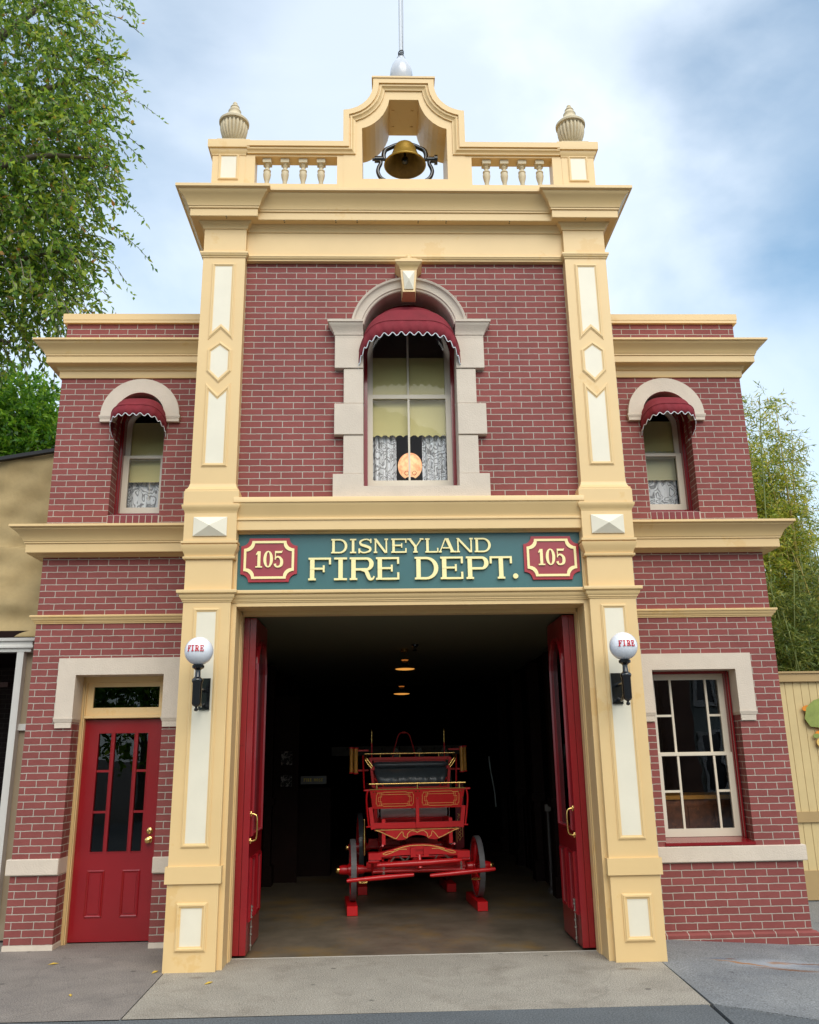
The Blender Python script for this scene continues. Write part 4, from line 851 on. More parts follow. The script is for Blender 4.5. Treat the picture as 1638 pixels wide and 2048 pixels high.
# ================================================================== FIRE WAGON
WG = empty('fire_wagon',(.09,2.72,0),'antique red and brass horse-drawn fire wagon parked inside the open garage','fire wagon',rotz=R(4.6))
def wheel(x,y,r,zc,nsp,name,out):
    mb=MB(); w=.036
    def ring(r0,r1,hw):
        rows=[]
        for (rr,xx) in ((r0,-hw),(r1,-hw),(r1,hw),(r0,hw)):
            rows.append([(xx+x,y+rr*math.cos(2*PI*j/48),zc+rr*math.sin(2*PI*j/48)) for j in range(48)])
        mb.quadgrid(rows,closed_u=True,closed_v=True)
    ring(r-.012,r,.030); t=build(name, mb, TYRE if 'front' in name else LEATHER, WG)  # rear tyres take the darker leather colour, painting them as unlit
    mb=MB(); ring(r-.055,r-.011,.026)
    build('rim', mb, WRED, t)
    mb=MB()
    for k in range(nsp):
        a=2*PI*(k+.5)/nsp; c,s_=math.cos(a),math.sin(a); mb.tube([(x-out*.03,y+.05*c,zc+.05*s_),(x,y+(r-.05)*c,zc+(r-.05)*s_)],[.017,.011],6)
    build('spokes', mb, WRED, t, smooth=60)
    mb=MB(); P=[(.0,-.13),(.045,-.13),(.05,-.06),(.062,-.05),(.068,0),(.062,.05),(.05,.06),(.052,.11),(.042,.15),(.0,.15)]
    mb.lathe([(rr,out*h) for rr,h in P],(x,y,zc),20,'x'); h=build('hub', mb, WRED, t, smooth=40)
    mb=MB(); mb.lathe([(rr,out*q) for rr,q in ((.0,.15),(.036,.15),(.038,.175),(.030,.188),(.0,.19))],(x,y,zc),16,'x'); build('hub_cap', mb, BRASS, t, smooth=40)
for s in (-1,1):
    wheel(s*.715,0,.325,.425,14,'front_wheel',s); wheel(s*.56,1.40,.42,.52,16,'rear_wheel',s)
def wp(name, mb, m, parent=None, **k): return build(name, mb, m, parent or WG, **k)
mb=MB(); mb.tube([(-.70,0,.425),(.70,0,.425)],.032,10); mb.box(-.56,.56,-.04,.04,.44,.50); wp('front_axle',mb,WRED,smooth=40)
mb=MB(); mb.tube([(-.55,1.40,.52),(.55,1.40,.52)],.032,10); mb.box(-.45,.45,1.36,1.44,.54,.62); wp('rear_axle',mb,WRED,smooth=40)
mb=MB(); mb.tube([(0,0,.50),(0,1.40,.56)],.035,8); mb.tube([(-.3,.0,.5),(0,.9,.54)],.02,6); mb.tube([(.3,.0,.5),(0,.9,.54)],.02,6); wp('reach_pole',mb,WRED)
# leaf springs
for s in (-1,1):
    mb=MB()
    for k in range(4):
        L_=.36-.07*k; mb.tube([(s*.40,-.0+q*L_,.555+k*.012-.05*abs(q)**2+.05) for q in (-1,-.66,-.33,0,.33,.66,1)],.012,6)
        mb.tube([(s*.40,-.0+q*L_,.685-k*.012+.05*abs(q)**2-.03) for q in (-1,-.66,-.33,0,.33,.66,1)],.012,6)
    wp('leaf_spring',mb,WRED)
# front bolster with curved top
X=spline([(-.535,.62),(-.35,.655),(-.15,.705),(0,.715),(.15,.705),(.35,.655),(.535,.62)],6)
mb=MB(); mb.prism([(-.535,.585),(-.20,.605),(.20,.605),(.535,.585)]+X[::-1], lambda a,b,h:(a,h,b), -.40,-.33); bo=wp('front_bolster',mb,WRED)
mb=MB(); Y0=-.404
mb.tube([(x,Y0,z-.012) for x,z in X[8:-8]],.0045,5)
for s in (-1,1):
    mb.tube([(s*a,Y0,b) for a,b in spline([(.14,.665),(.22,.665),(.30,.635),(.37,.615),(.40,.625),(.34,.645),(.28,.645),(.22,.665)],5)],.0035,5)
wp('gold_scroll',mb,GOLDL,bo)
mb=MB()
for s in (-1,1): mb.box(*sorted((s*.42,s*.56)),-.42,-.28,.565,.635); mb.tube([(s*.44,-.38,.55),(s*.56,-.38,.55)],.024,10); mb.lathe([(.028,-.01),(.03,.01)],(s*.50,-.38,.55),12,'x')
wp('bolster_end',mb,WRED,smooth=40)
mb=MB(); mb.box(-.10,-.045,-.43,-.32,.585,.685); mb.box(.045,.10,-.43,-.32,.585,.685); mb.box(-.10,.10,-.42,-.33,.66,.685); mb.box(-.10,.10,-.42,-.33,.585,.60); mb.tube([(0,-.40,.60),(0,-.45,.47)],[.022,.028],10); wp('pole_socket',mb,WRED)
mb=MB(); mb.tube([(-.42,-.36,.585),(.42,-.36,.585)],.014,8); mb.tube([(-.52,-.34,.60),(-.50,-.2,.40)],.014,6); mb.tube([(.52,-.34,.60),(.56,-.2,.40)],.014,6); mb.tube([(-.50,-.25,.425),(.52,-.25,.425)],.020,8); wp('draft_rod',mb,WRED,smooth=50)
# doubletree and swingletrees
mb=MB(); mb.tube([(-.47,-.46,.515),(-.44,-.46,.517),(-.1,-.46,.525),(.1,-.46,.53),(.42,-.46,.545),(.46,-.46,.546)],[.018,.024,.033,.033,.024,.018],10); wp('doubletree',mb,WRED,smooth=50)
mb=MB(); mb.tube([(-.80,-.50,.375),(-.78,-.50,.377),(-.45,-.50,.398),(-.10,-.50,.416),(-.075,-.50,.417)],[.018,.020,.027,.020,.016],10); wp('swingletree',mb,WRED,smooth=50)
mb=MB(); mb.tube([(.10,-.50,.402),(.125,-.50,.403),(.46,-.50,.425),(.80,-.50,.448),(.82,-.50,.449)],[.016,.020,.027,.020,.018],10); wp('swingletree',mb,WRED,smooth=50)
mb=MB()
for x,z0,z1 in ((-.40,.40,.50),(.45,.435,.53)):
    for k in range(4): 
        zc=z0+(z1-z0)*(k+.5)/4; mb.tube([(x+(.007*math.cos(t*PI/5) if k%2 else 0),-.475+(0 if k%2 else .007*math.cos(t*PI/5)),zc+.017*math.sin(t*PI/5)) for t in range(11)],.0035,5)
for (xa,xb) in ((-.22,-.15),(-.10,-.16),(.20,.16),(.28,.38),(-.26,-.33)):
    for k in range(6):
        t=k/6; mb.tube([(xa+(xb-xa)*t+.006*math.cos(q*PI/4),-.38,.60-.075*t+.010*math.sin(q*PI/4)) for q in range(9)],.0025,4)
wp('chain',mb,STEEL)
for s in (-1,1):
    mb=MB(); mb.tube([(s*.62+.05*math.cos(t),-.42,.345+.008*math.sin(t)) for t in [PI*k/6 for k in range(13)]],.006,6); wp('brass_loop',mb,BRASS)
# lower decorated panel
up_=[(-.485,.862),(.485,.862)]
dn=spline([(.485,.852),(.40,.825),(.30,.775),(.24,.752)],5)+[(.205,.745)]+spline([(.13,.752),(.08,.785),(0,.798),(-.08,.785),(-.13,.752)],5)+[(-.205,.745)]+spline([(-.24,.752),(-.30,.775),(-.40,.825),(-.485,.852)],5)
mb=MB(); mb.prism(dn+up_, lambda a,b,h:(a,h,b), -.24,-.20); lp=wp('footboard_skirt',mb,WRED)
line=spline([(-.475,.856),(-.40,.83),(-.30,.785),(-.245,.762)],4)+spline([(-.235,.765),(-.21,.80),(-.175,.835)],3)+spline([(-.165,.83),(-.155,.79),(-.125,.768)],3)+spline([(-.115,.77),(-.11,.81),(-.07,.84),(-.025,.835),(0,.822)],4)
mb=MB(); 
for s in (1,-1): mb.tube([(s*x,-.243,z) for x,z in line],.0042,5)
mb.tube([(-.475,-.243,.856),(.475,-.243,.856)],.0042,5); wp('gold_line',mb,GOLDL,lp)
# footboard frame and dash
mb=MB(); mb.box(-.49,.49,-.27,-.22,.875,.935); mb.box(-.018,.018,-.30,-.25,.88,1.30)
for s in (-1,1): mb.v+= []; mb.obox((s*.515,-.25,.985),(.045,.05,.235),Matrix.Rotation(s*.13,3,'Y'))
wp('footboard_frame',mb,WRED)
mb=MB(); mb.v=[(-.505,-.26,1.082),(.505,-.26,1.082),(.540,-.33,1.288),(-.540,-.33,1.288),(-.505,-.235,1.082),(.505,-.235,1.082),(.540,-.305,1.288),(-.540,-.305,1.288)]; mb.f=[(0,1,2,3),(7,6,5,4),(0,4,5,1),(1,5,6,2),(2,6,7,3),(3,7,4,0)]
da=wp('dashboard',mb,WRED)
dy=lambda z:-.263-(z-1.082)/.206*.07
mb=MB()
for c in (-.255,.265):
    P=[(-.20,1.255),(-.13,1.255),(-.13,1.262),(.13,1.262),(.13,1.255),(.20,1.255),(.20,1.235),(.21,1.235),(.21,1.135),(.20,1.135),(.20,1.115),(.13,1.115),(.13,1.108),(-.13,1.108),(-.13,1.115),(-.20,1.115),(-.20,1.135),(-.21,1.135),(-.21,1.235),(-.20,1.235),(-.20,1.255)]
    mb.tube([(c+x,dy(z),z) for x,z in P],.0026,4)
    mb.tube([(c+x,dy(z),z) for x,z in ((-.15,1.235),(.15,1.235))],.002,4); mb.tube([(c+x,dy(z),z) for x,z in ((-.15,1.135),(.15,1.135))],.002,4)
    for q in (-1,1):
        mb.tube([(c+q*x,dy(z),z) for x,z in ((.15,1.25),(.15,1.21),(.185,1.21),(.185,1.16),(.15,1.16),(.15,1.12))],.0026,4)
        mb.tube([(c+q*x,dy(z),z) for x,z in ((.17,1.25),(.165,1.22),(.165,1.15),(.17,1.12))],.002,4)
wp('gold_striping',mb,GOLDL,da)
mb=MB(); mb.box(-.545,.545,-.335,-.300,1.289,1.298); wp('brass_strip',mb,BRASS,da)
mb=MB()
for x in (-.50,-.47,-.02,.02,.47,.50):
    mb.lathe([(.0,-.008),(.007,-.004),(.007,.0)],(x,dy(1.265),1.265),8,'y')
for x in (-.52,0,.515): mb.lathe([(.0,-.008),(.007,-.004),(.007,.0)],(x,dy(1.19),1.19),8,'y')
wp('studs',mb,BRASS,da)
mb=MB(); mb.tube([(-.55,-.33,1.352),(.55,-.33,1.352)],.0105,10)
for x in (-.46,0,.48): mb.tube([(x,-.33,1.298),(x,-.33,1.352)],[.011,.008],8); mb.lathe([(.0,-.017),(.015,-.012),(.015,.012),(.0,.017)],(x,-.33,1.352),10,'x')
for x in (-.55,.55): mb.lathe([(.0,-.012),(.013,0),(.0,.012)],(x,-.33,1.352),10,'x')
wp('brass_rail',mb,BRASS,smooth=50)
for s in (-1,1):
    mb=MB(); mb.tube(spline([(s*.56,-.30,1.285),(s*.575,-.30,1.20),(s*.565,-.28,1.05),(s*.545,-.26,.89)],5),.010,7); mb.tube([(s*.50,-.26,.895),(s*.575,-.27,.895)],.009,6); mb.tube([(s*.53,-.30,1.285),(s*.60,-.30,1.285)],.012,8)
    mb.lathe([(.0,-.014),(.014,0),(.0,.014)],(s*.60,-.30,1.285),8,'x'); wp('side_rod',mb,WRED,smooth=50)
# drum, body
mb=MB(); mb.tube([(-.42,.12,1.02),(.42,.12,1.02)],.062,24); dr=wp('grey_cylinder',mb,SILVER,smooth=50)
mb=MB(); 
for x in (-.40,.40): mb.tube([(x-.012,.12,1.02),(x+.012,.12,1.02)],.065,24)
for x in (-.02,.02): mb.tube([(x,.04,1.06),(x+(.06 if x>0 else -.06),.0,1.09)],.006,6)
wp('strap',mb,BLACK,dr)
mb=MB(); mb.box(-.40,.40,.0,2.2,.78,.86); mb.box(-.44,.44,.45,2.3,.86,1.28)
for s in (-1,1): mb.box(*sorted((s*.36,s*.40)),-.24,.3,.70,.97)
wp('wagon_body',mb,WRED)
# seat
rows=[]
for i in range(9):
    t=i/8; z=1.30+.21*t; y=.30+.10*t-.05*math.sin(PI*t); hw=.385+.065*t; rows.append([( -hw+2*hw*j/24, y+.012*math.sin(j*1.7+3*t)*(1-t)-.015*math.sin(PI*j/12)**2*(1-t), z) for j in range(25)])
mb=MB(); mb.quadgrid(rows); wp('seat_front_cushion',mb,LEATHER,smooth=60,solid=.03)
rows=[]
for j in range(25):
    x=-.455+.91*j/24; e=min(1,min(j,24-j)/2+.45); rows.append([(x,.42+.055*e*math.cos(2*PI*k/14),1.545+.040*e*math.sin(2*PI*k/14)) for k in range(14)])
mb=MB(); mb.quadgrid(rows,closed_u=True); wp('seat_back_roll',mb,LEATHER,smooth=70)
mb=MB(); mb.box(-.42,.42,.02,.36,1.26,1.30); mb.box(-.44,.44,.44,.54,1.27,1.62); mb.box(-.50,.50,.42,.50,1.60,1.635)
for s in (-1,1):
    mb.obox((s*.47,.36,1.46),(.03,.04,.34),Matrix.Rotation(s*.10,3,'Y')); mb.tube([(s*.45,.33,1.40),(s*.30,.25,1.27)],.007,6); mb.box(*sorted((s*.44,s*.49)),.32,.40,1.49,1.53)
    mb.tube([(s*.56,.40,1.28),(s*.575,.42,1.66)],.010,6)
wp('seat_frame',mb,WRED)
for s in (-1,1):
    mb=MB(); mb.tube(spline([(s*.53,.36,1.655),(s*.535,.34,1.63),(s*.50,.33,1.58),(s*.465,.32,1.53)],5),[.016]*0 or .012,8); mb.tube(spline([(s*.56,.36,1.655),(s*.55,.34,1.61),(s*.52,.33,1.56),(s*.475,.32,1.51)],5),.010,8); wp('brass_arm',mb,BRASS,smooth=50)
mb=MB(); mb.tube([(-.555,.44,1.678),(.555,.44,1.678)],.0095,10)
for x in (-.36,-.12,.12,.36): mb.tube([(x,.44,1.63),(x,.44,1.678)],.008,8); mb.lathe([(.0,-.014),(.014,-.010),(.014,.010),(.0,.014)],(x,.44,1.678),10,'x')
wp('brass_rail',mb,BRASS,smooth=50)
for s in (-1,1):
    mb=MB(); mb.tube([(s*.455,.60,1.62),(s*.455,.60,1.80)],.009,8); fi=wp('whip_holder',mb,WRED,smooth=50)
    mb=MB(); mb.lathe([(.006,1.80),(.012,1.815),(.008,1.83),(.013,1.85),(.006,1.87),(.010,1.885),(.010,1.90),(.005,1.915),(.013,1.93),(.009,1.945),(.004,1.97),(.0,1.985)],(s*.455,.60,0),12); wp('finial',mb,BRASS,fi,smooth=50)
mb=MB(); mb.tube(spline([(-.155,1.10,1.60),(-.13,1.10,1.72),(-.10,1.10,1.82),(-.075,1.10,1.90),(-.04,1.10,1.935),(0,1.10,1.94),(.04,1.10,1.935),(.075,1.10,1.90),(.10,1.10,1.82),(.13,1.10,1.72),(.155,1.10,1.60)],5),.0075,8); mb.lathe([(.0,-.022),(.016,-.018),(.016,.018),(.0,.022)],(0,1.10,1.94),10,'x'); wp('yoke_hoop',mb,WRED,smooth=50)
# racks of wooden rollers at both sides
for s in (-1,1):
    for k,(x,y,z) in enumerate(((.655,.50,1.60),(.705,.58,1.605),(.60,.60,1.60))):
        if k==2: continue
        mb=MB(); mb.tube([(s*x,y,z-.14),(s*x,y,z+.14)],.024,12); ro=wp('wooden_roller',mb,WOODR,smooth=50)
        mb=MB(); mb.tube([(s*x,y,z-.155),(s*x,y,z-.14)],.030,12); mb.tube([(s*x,y,z+.14),(s*x,y,z+.155)],.030,12); mb.box(min(s*.50,s*x),max(s*.50,s*x),y-.006,y+.006,z+.11,z+.125); mb.box(min(s*.50,s*x),max(s*.50,s*x),y-.006,y+.006,z-.125,z-.11); wp('end_cap',mb,WRED,ro)
# brass post by left wheel, decorated guard by right wheel
mb=MB(); mb.lathe([(.012,.56),(.014,.60),(.020,.66),(.022,.72),(.014,.80),(.012,.86),(.020,.865),(.020,.875),(.008,.88),(.008,.93),(.013,.94),(.008,.955),(.0,.96)],(-.575,.10,0),14); wp('brass_post',mb,BRASS,smooth=50)
mb=MB(); mb.prism([(-.055,.50),(.055,.54),(.065,1.30),(-.035,1.30)], lambda a,b,h:(.665+a,h,b), .88,.92); gd=wp('side_guard',mb,mat('deep_red_paint',(.16,.004,.01),rough=.3,coat=.3))
mb=MB()
for P in ([(-.035,.60),(-.035,.84),(0,.90),(.038,.84),(.038,.66)],[(0,.62),(.02,.66),(-.02,.70),(.02,.74),(0,.78),(-.02,.74),(.02,.70),(-.02,.66),(0,.62)],[(0,.80),(0,.83)],[(-.02,.90),(.02,.94)],[(.02,.90),(-.02,.94)]): mb.tube([(.665+x,.878,z) for x,z in P],.003,4)
wp('gold_scroll',mb,GOLDL,gd)

def chock(x,y0,y1,lab,dx=.0):
    o=tag(build('wheel_block', MB().box(-.058,.058,0,y1-y0,0,.098), WRED, None, loc=(x,y0,.002), rot=(0,0,R(4.6))), lab,'block','red blocks under the wagon wheels')
    bv=o.modifiers.new('b','BEVEL'); bv.width=.004; return o
chock(-.612,2.31,3.02,'red wooden block under the left front wheel of the wagon'); chock(.812,2.43,3.16,'red wooden block under the right front wheel of the wagon')
chock(-.535,3.70,4.4,'red wooden block under the left rear wheel of the wagon'); chock(.575,3.80,4.5,'red wooden block under the right rear wheel of the wagon')

# ================================================================== GARAGE FITTINGS
def hang_lamp(x,y,z,lab):
    o=empty('hanging_lamp',(x,y,z),lab,'lamp','lamps hanging from the garage ceiling')
    mb=MB(); mb.lathe([(.133,0),(.132,.004),(.07,.025),(.045,.04),(.04,.07),(.05,.075),(.03,.10),(.0,.11)],(0,0,0),32); sh=build('lamp_shade', mb, mat('dark_green_enamel',(.02,.02,.015),rough=.4), o, smooth=50)
    mb=MB(); mb.lathe([(.0,-.016),(.06,-.013),(.11,-.007),(.126,.001),(.0,.002)],(0,0,0),32); build('lit_diffuser', mb, mat('lit_amber_glass',(.6,.3,.08),emis=(1.,.42,.08),estr=.62,rough=.5), sh, smooth=60)
    mb=MB(); mb.tube([(0,0,.1),(0,0,2.97-z)],.006,6); mb.lathe([(.0,2.94-z),(.05,2.94-z),(.05,2.968-z),(0,2.968-z)],(0,0,0),16); build('stem', mb, BRASS, o)
    mb=MB(); mb.lathe([(.0,.105),(.042,.108),(.046,.114),(.0,.118)],(0,0,0),20); build('lit_collar', mb, mat('lit_amber_collar',(.5,.2,.05),emis=(1.,.30,.05),estr=.35), sh)
hang_lamp(.015,3.30,2.715,'nearer brass hanging lamp with a lit amber dish above the wagon')
hang_lamp(.02,5.75,2.565,'farther small hanging lamp with a lit amber dish deep in the garage')
mb=MB(); mb.lathe([(.0,0),(.045,0),(.04,-.02),(.015,-.03),(.012,-.06),(.03,-.065),(.03,-.07),(0,-.072)],(0,0,0),14); tag(build('fire_sprinkler', mb, BLACK, None, loc=(.13,2.85,2.968)),'small black sprinkler head on the garage ceiling','sprinkler')
fs=empty('hose_cabinet_sign',(-1.30,5.48,1.32),'small grey plate lettered FIRE HOSE on the left side of the garage','sign')
mb=MB(); mb.box(-.19,.19,.0,.02,-.06,.055); build('sign_plate', mb, mat('grey_plate',(.20,.20,.19),rough=.5), fs)
tx='FIRE HOSE'; x=-.145
for ch in tx:
    if ch==' ': x+=.025; continue
    w=.012 if ch=='I' else .026
    letter('letter_'+ch.lower(), ch, x, x+w, -.022,.022, lambda a,b,h:(a,-h,b), .003, mat('yellow_sign_letter',(1.,.78,.08),rough=.5), fs, st=.16,hr=.13,sf=.13) ; x+=w+.009
hc=empty('hose_cabinet',(-1.30,5.6,0),'dark hose cabinet below the grey lettered plate','cabinet')
mb=MB(); mb.box(-.25,.25,-.1,.35,0,1.2); build('cabinet_body', mb, DARKW, hc)
mb=MB(); mb.box(-.22,.22,-.115,-.1,.08,1.12); mb.box(-.18,.18,-.125,-.115,.14,1.06); build('cabinet_door', mb, DARKW, hc)
GP=mat('faded_print_paper',(.38,.36,.33),rough=.8,vary=.6,vscale=22,dirt=(.015,.014,.012),dirt_scale=16,dirt_lo=.45,dirt_hi=.5)
for z0,z1,lab in ((1.53,1.74,'upper framed engine print hanging on the left garage partition'),(1.24,1.42,'lower framed engine print hanging on the left garage partition')):
    o=empty('framed_print',(-1.635,4.9,(z0+z1)/2),lab,'picture','framed prints in the garage'); h=(z1-z0)/2
    mb=MB(); mb.sweep(rect(-.09,.09,-h,h),[(0,0),(0,.02),(-.012,.02),(-.012,0)],FRONT(0),closed=True); build('picture_frame', mb, DARKW, o)
    mb=MB(); mb.box(-.08,.08,-.004,.0,-h+.01,h-.01); build('print', mb, GP, o)
mb=MB(); mb.box(-1.945,-1.47,4.91,4.95,0,2.5); tag(build('garage_partition', mb, DARKW),'dark narrow wooden partition carrying two framed prints','partition')
ra=empty('coat_rack',(.0,6.5,1.72),'grey coat rack board behind the wagon seat with dark gear','coat rack')
mb=MB(); mb.box(-1.1,1.0,0,.03,-.07,.07); build('rack_board', mb, mat('grey_board',(.09,.09,.085),rough=.8,vary=.4), ra)
for k in range(7):
    x=-.85+.28*k; mb=MB(); mb.tube([(x,0,.03),(x,-.07,.02),(x,-.08,.05)],.008,6); hk=build('coat_hook', mb, BLACK, ra)
for x in (-.07,.31,.70):
    mb=MB(); mb.prism([(x-.02,1.76),(x+.02,1.76),(x+.09,1.60),(x+.11,1.1),(x-.11,1.1),(x-.09,1.60)],lambda a,b,h:(a,h,b),6.40,6.46); tag(build('hanging_coat', mb, BLACK),'dark coat hanging from the grey rack behind the wagon seat','coat','dark coats on the rack')
mb=MB(); mb.tube(spline([(1.20,4.6,1.62),(1.215,4.6,1.45),(1.26,4.6,1.15),(1.27,4.6,.95)],4),.008,8); tag(build('leather_strap', mb, mat('shiny_strap',(.30,.36,.36),rough=.3)),'thin pale curved strap hanging in the dark right of the wagon','strap')
ba=empty('barrier_post',(1.80,3.6,0),'dim post with small brass cap near the right garage door','post')
mb=MB(); mb.lathe([(.05,0),(.05,.04),(.022,.06),(.020,.95),(.0,.95)],(0,0,0),14); build('post_shaft', mb, mat('dim_grey_metal',(.06,.05,.045),rough=.5), ba, smooth=50)
mb=MB(); mb.box(-.035,.035,-.035,.035,.95,1.03); build('post_cap', mb, mat('dim_cap',(.16,.14,.12),rough=.5), ba)

# ================================================================== LEFT NEIGHBOUR: porch under cloth
PO=empty('covered_porch',(-4.4,1.4,0),'shaded neighbouring porch with cream post and dark brick wall left of the station','porch')
def pw(name, mb, m, **k): mb.v=[(x+4.4,y-1.4,z) for x,y,z in mb.v]; return build(name, mb, m, PO, **k)
mb=MB(); mb.box(-4.078,-4.008,1.36,1.45,.18,2.76); pw('post',mb,WHITE)
mb=MB(); mb.sweep([(-9,1.36),(-4.0+.06,1.36),(-3.94,1.5)],[(-.1,2.76),(.004,2.76),(.006,2.79),(.03,2.80),(.03,2.82),(.02,2.83),(.02,2.865),(.045,2.87),(.05,2.90),(-.1,2.91)],PLAN); pw('beam',mb,WHITE)
mb=MB(); mb.box(-4.03,-3.72,1.452,1.49,.0,2.76); pw('siding',mb,SIDING)
mb=MB(); mb.box(-4.007,-3.76,1.41,1.452,1.965,2.03); pw('siding_rail',mb,WHITE)
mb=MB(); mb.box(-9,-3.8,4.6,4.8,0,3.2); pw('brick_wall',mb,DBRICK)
mb=MB(); mb.box(-9,-3.8,1.5,4.6,2.92,3.0); mb.box(-9,-4.24,1.6,1.66,2.42,2.47); pw('ceiling_board',mb,DARKW)
mb=MB(); 
for k in range(5): mb.box(-9,-4.2,1.55+.28*k,3.4,.16*k,.16*(k+1))
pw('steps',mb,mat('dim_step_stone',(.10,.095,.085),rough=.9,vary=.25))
mb=MB(); mb.tube([(-6.5,1.2,.62),(-4.10,1.33,.945)],.020,10); pw('brass_handrail',mb,BRASS,smooth=50)
# draped cloth
rows=[]
nx,nz=160,120
for i in range(nz+1):
    v=i/nz; row=[]
    for j in range(nx+1):
        u=j/nx; x=-9+5.28*u
        top=5.12+ (x+4.0)*.17; bot=2.955+.025*math.sin(x*2.0)-(.06 if x<-4.25 else 0)*min(1,(-4.25-x)/.5 if x<-4.25 else 0)
        z=bot+(top-bot)*v
        low=max(0,1-v*3.2)
        y=1.72+.03*math.sin(3.1*z+1.2*x)+.075*low*math.sin(15*v+ x*2.6)+ .045*low*math.sin(34*v-x*4.1+2*math.sin(x*3))+.010*math.sin(11*x-13*z)+.008*math.sin(23*z+5*x)+(.04 if z>3.98 else 0)-.22*low*(1-v)
        row.append((x,y,z))
    rows.append(row)
mb=MB(); mb.quadgrid(rows)
TP=empty('draped_cloth',(-4.4,1.7,3.0),'wrinkled tan cloth sheet with black top edge stretched above the left porch','tarpaulin')
mb.v=[(x+4.4,y-1.7,z-3.0) for x,y,z in mb.v]; build('cloth', mb, TARP, TP, smooth=60, recalc=False, solid=.01)
mb=MB(); mb.v=[]; mb.box(-4.6,.70,-.05,.012,-.02,.022)
mb.v=[(x,y,z+5.12-3.0+(x-4.4+4.0)*.17-.01) for x,y,z in mb.v]; build('black_edge', mb, mat('black_rubber_edge',(.006,.006,.008),rough=.6), TP)
mb=MB(); mb.box(-4.6,.64,.10,.14,-.06,.05); build('black_strip', mb, mat('black_strip_surface',(.006,.006,.008),rough=.6), TP)  # black strip behind the bottom edge of the cloth

# ================================================================== RIGHT FENCE
FE=empty('board_fence',(5.5,3.45,0),'pale yellow vertical board fence with tan rails right of the station','fence')
mb=MB()
for k in range(52):
    x=-2.0+k*.105; mb.box(x,x+.0985,.0,.02,.20,2.55)
mb.box(-2.0,3.4,.010,.03,.2,2.55)
build('boards', mb, FENCE, FE)
for nm,z0,z1,p in (('top_rail',2.50,2.605,.05),('middle_rail',.775,.90,.03),('base_board',-.12,.215,.02)):
    mb=MB(); mb.box(-2.0,3.4,-p,.0,z0,z1)
    if nm=='top_rail': mb.box(-2.0,3.4,-p-.02,.05,z1,z1+.025)
    build(nm, mb, FRAIL, FE)
# painted harvest cut-out hanging on the fence, mostly beyond the frame
HV=empty('harvest_cutout',(5.25,3.41,1.9),'green and orange painted gourd cut-out hanging on the pale fence','decoration')
def ell(cx,cz,rx,rz,rot=0,n=26):
    c,s=math.cos(rot),math.sin(rot); return [(cx+rx*math.cos(t)*c-rz*math.sin(t)*s, cz+rx*math.cos(t)*s+rz*math.sin(t)*c) for t in [2*PI*k/n for k in range(n)]]
OR=mat('painted_orange',(.75,.25,.01),rough=.5,vary=.2,vscale=9); GR=mat('painted_leaf_green',(.26,.32,.07),rough=.5,vary=.3,vscale=8); YO=mat('painted_cream_yellow',(.75,.50,.14),rough=.5,vary=.2)
mb=MB(); mb.prism([(-.10,.13),(-.06,.27),(.05,.36),(.2,.40),(.3,.1),(.2,-.08),(.06,.02),(-.04,.03)],FRONT(0),0,.012); build('green_gourd', mb, GR, HV)
for n_,(cx,cz,rx,rz,m_,h) in {'orange_gourd':(-.06,.26,.055,.035,OR,.0),'small_orange_gourd':(.06,-.05,.05,.028,OR,.002),'cream_gourd':(.10,-.16,.09,.06,YO,.004),'large_orange_gourd':(.22,-.36,.12,.15,OR,.0),'green_leaf':(.02,-.085,.04,.028,GR,.004)}.items():
    mb=MB(); mb.prism(ell(cx,cz,rx,rz,.2),FRONT(-.0),h-.001 if h else 0,h+.010); build(n_, mb, m_, HV)

# ================================================================== VEGETATION
def leaves_mesh(name, C, D, L, Wd, m, parent, bend=.15, kind=None):
    """C centres (n,3), D leaf directions (n,3), L lengths, Wd widths: one bent four-sided leaf each"""
    n=len(C); up=rng.normal(size=(n,3)); D=D/np.linalg.norm(D,axis=1,keepdims=True); S_=np.cross(D,up); S_/=np.linalg.norm(S_,axis=1,keepdims=True); Nn=np.cross(S_,D)
    L=L[:,None]; Wd=Wd[:,None]
    v=np.stack([C, C+D*L*.45+S_*Wd*.5+Nn*L*bend*.4, C+D*L-Nn*L*bend, C+D*L*.45-S_*Wd*.5+Nn*L*bend*.4],1).reshape(-1,3)
    me=bpy.data.meshes.new(name); me.vertices.add(4*n); me.vertices.foreach_set('co', v.astype(np.float32).ravel())
    me.loops.add(4*n); me.loops.foreach_set('vertex_index', np.arange(4*n,dtype=np.int32)); me.polygons.add(n); me.polygons.foreach_set('loop_start', np.arange(0,4*n,4,dtype=np.int32)); me.polygons.foreach_set('loop_total', np.full(n,4,dtype=np.int32))
    me.update(calc_edges=True); me.materials.append(m); o=bpy.data.objects.new(name,me); col.objects.link(o); o.parent=parent
    return o
def sprays(P0, dirs, nleaf, twl, leafL, leafW, droop=.5, spread=.9):
    """twigs starting at P0 along dirs, each with alternating leaves; returns leaf arrays and twig polylines"""
    n=len(P0); t=np.linspace(.08,1,nleaf)[None,:,None]
    d=dirs/np.linalg.norm(dirs,axis=1,keepdims=True); tl=twl[:,None,None]
    pos=P0[:,None,:]+d[:,None,:]*tl*t+np.array([0,0,-1.])*droop*tl*t**2
    tang=d[:,None,:]+np.array([0,0,-2.])*droop*t
    side=rng.normal(size=(n,nleaf,3))*spread
    ld=tang*.8+side; ld[...,2]-=.25
    C=pos.reshape(-1,3)+rng.normal(size=(n*nleaf,3))*.006; m=n*nleaf
    return C, ld.reshape(-1,3), leafL*(.65+.6*rng.random(m)), leafW*(.7+.5*rng.random(m)), pos
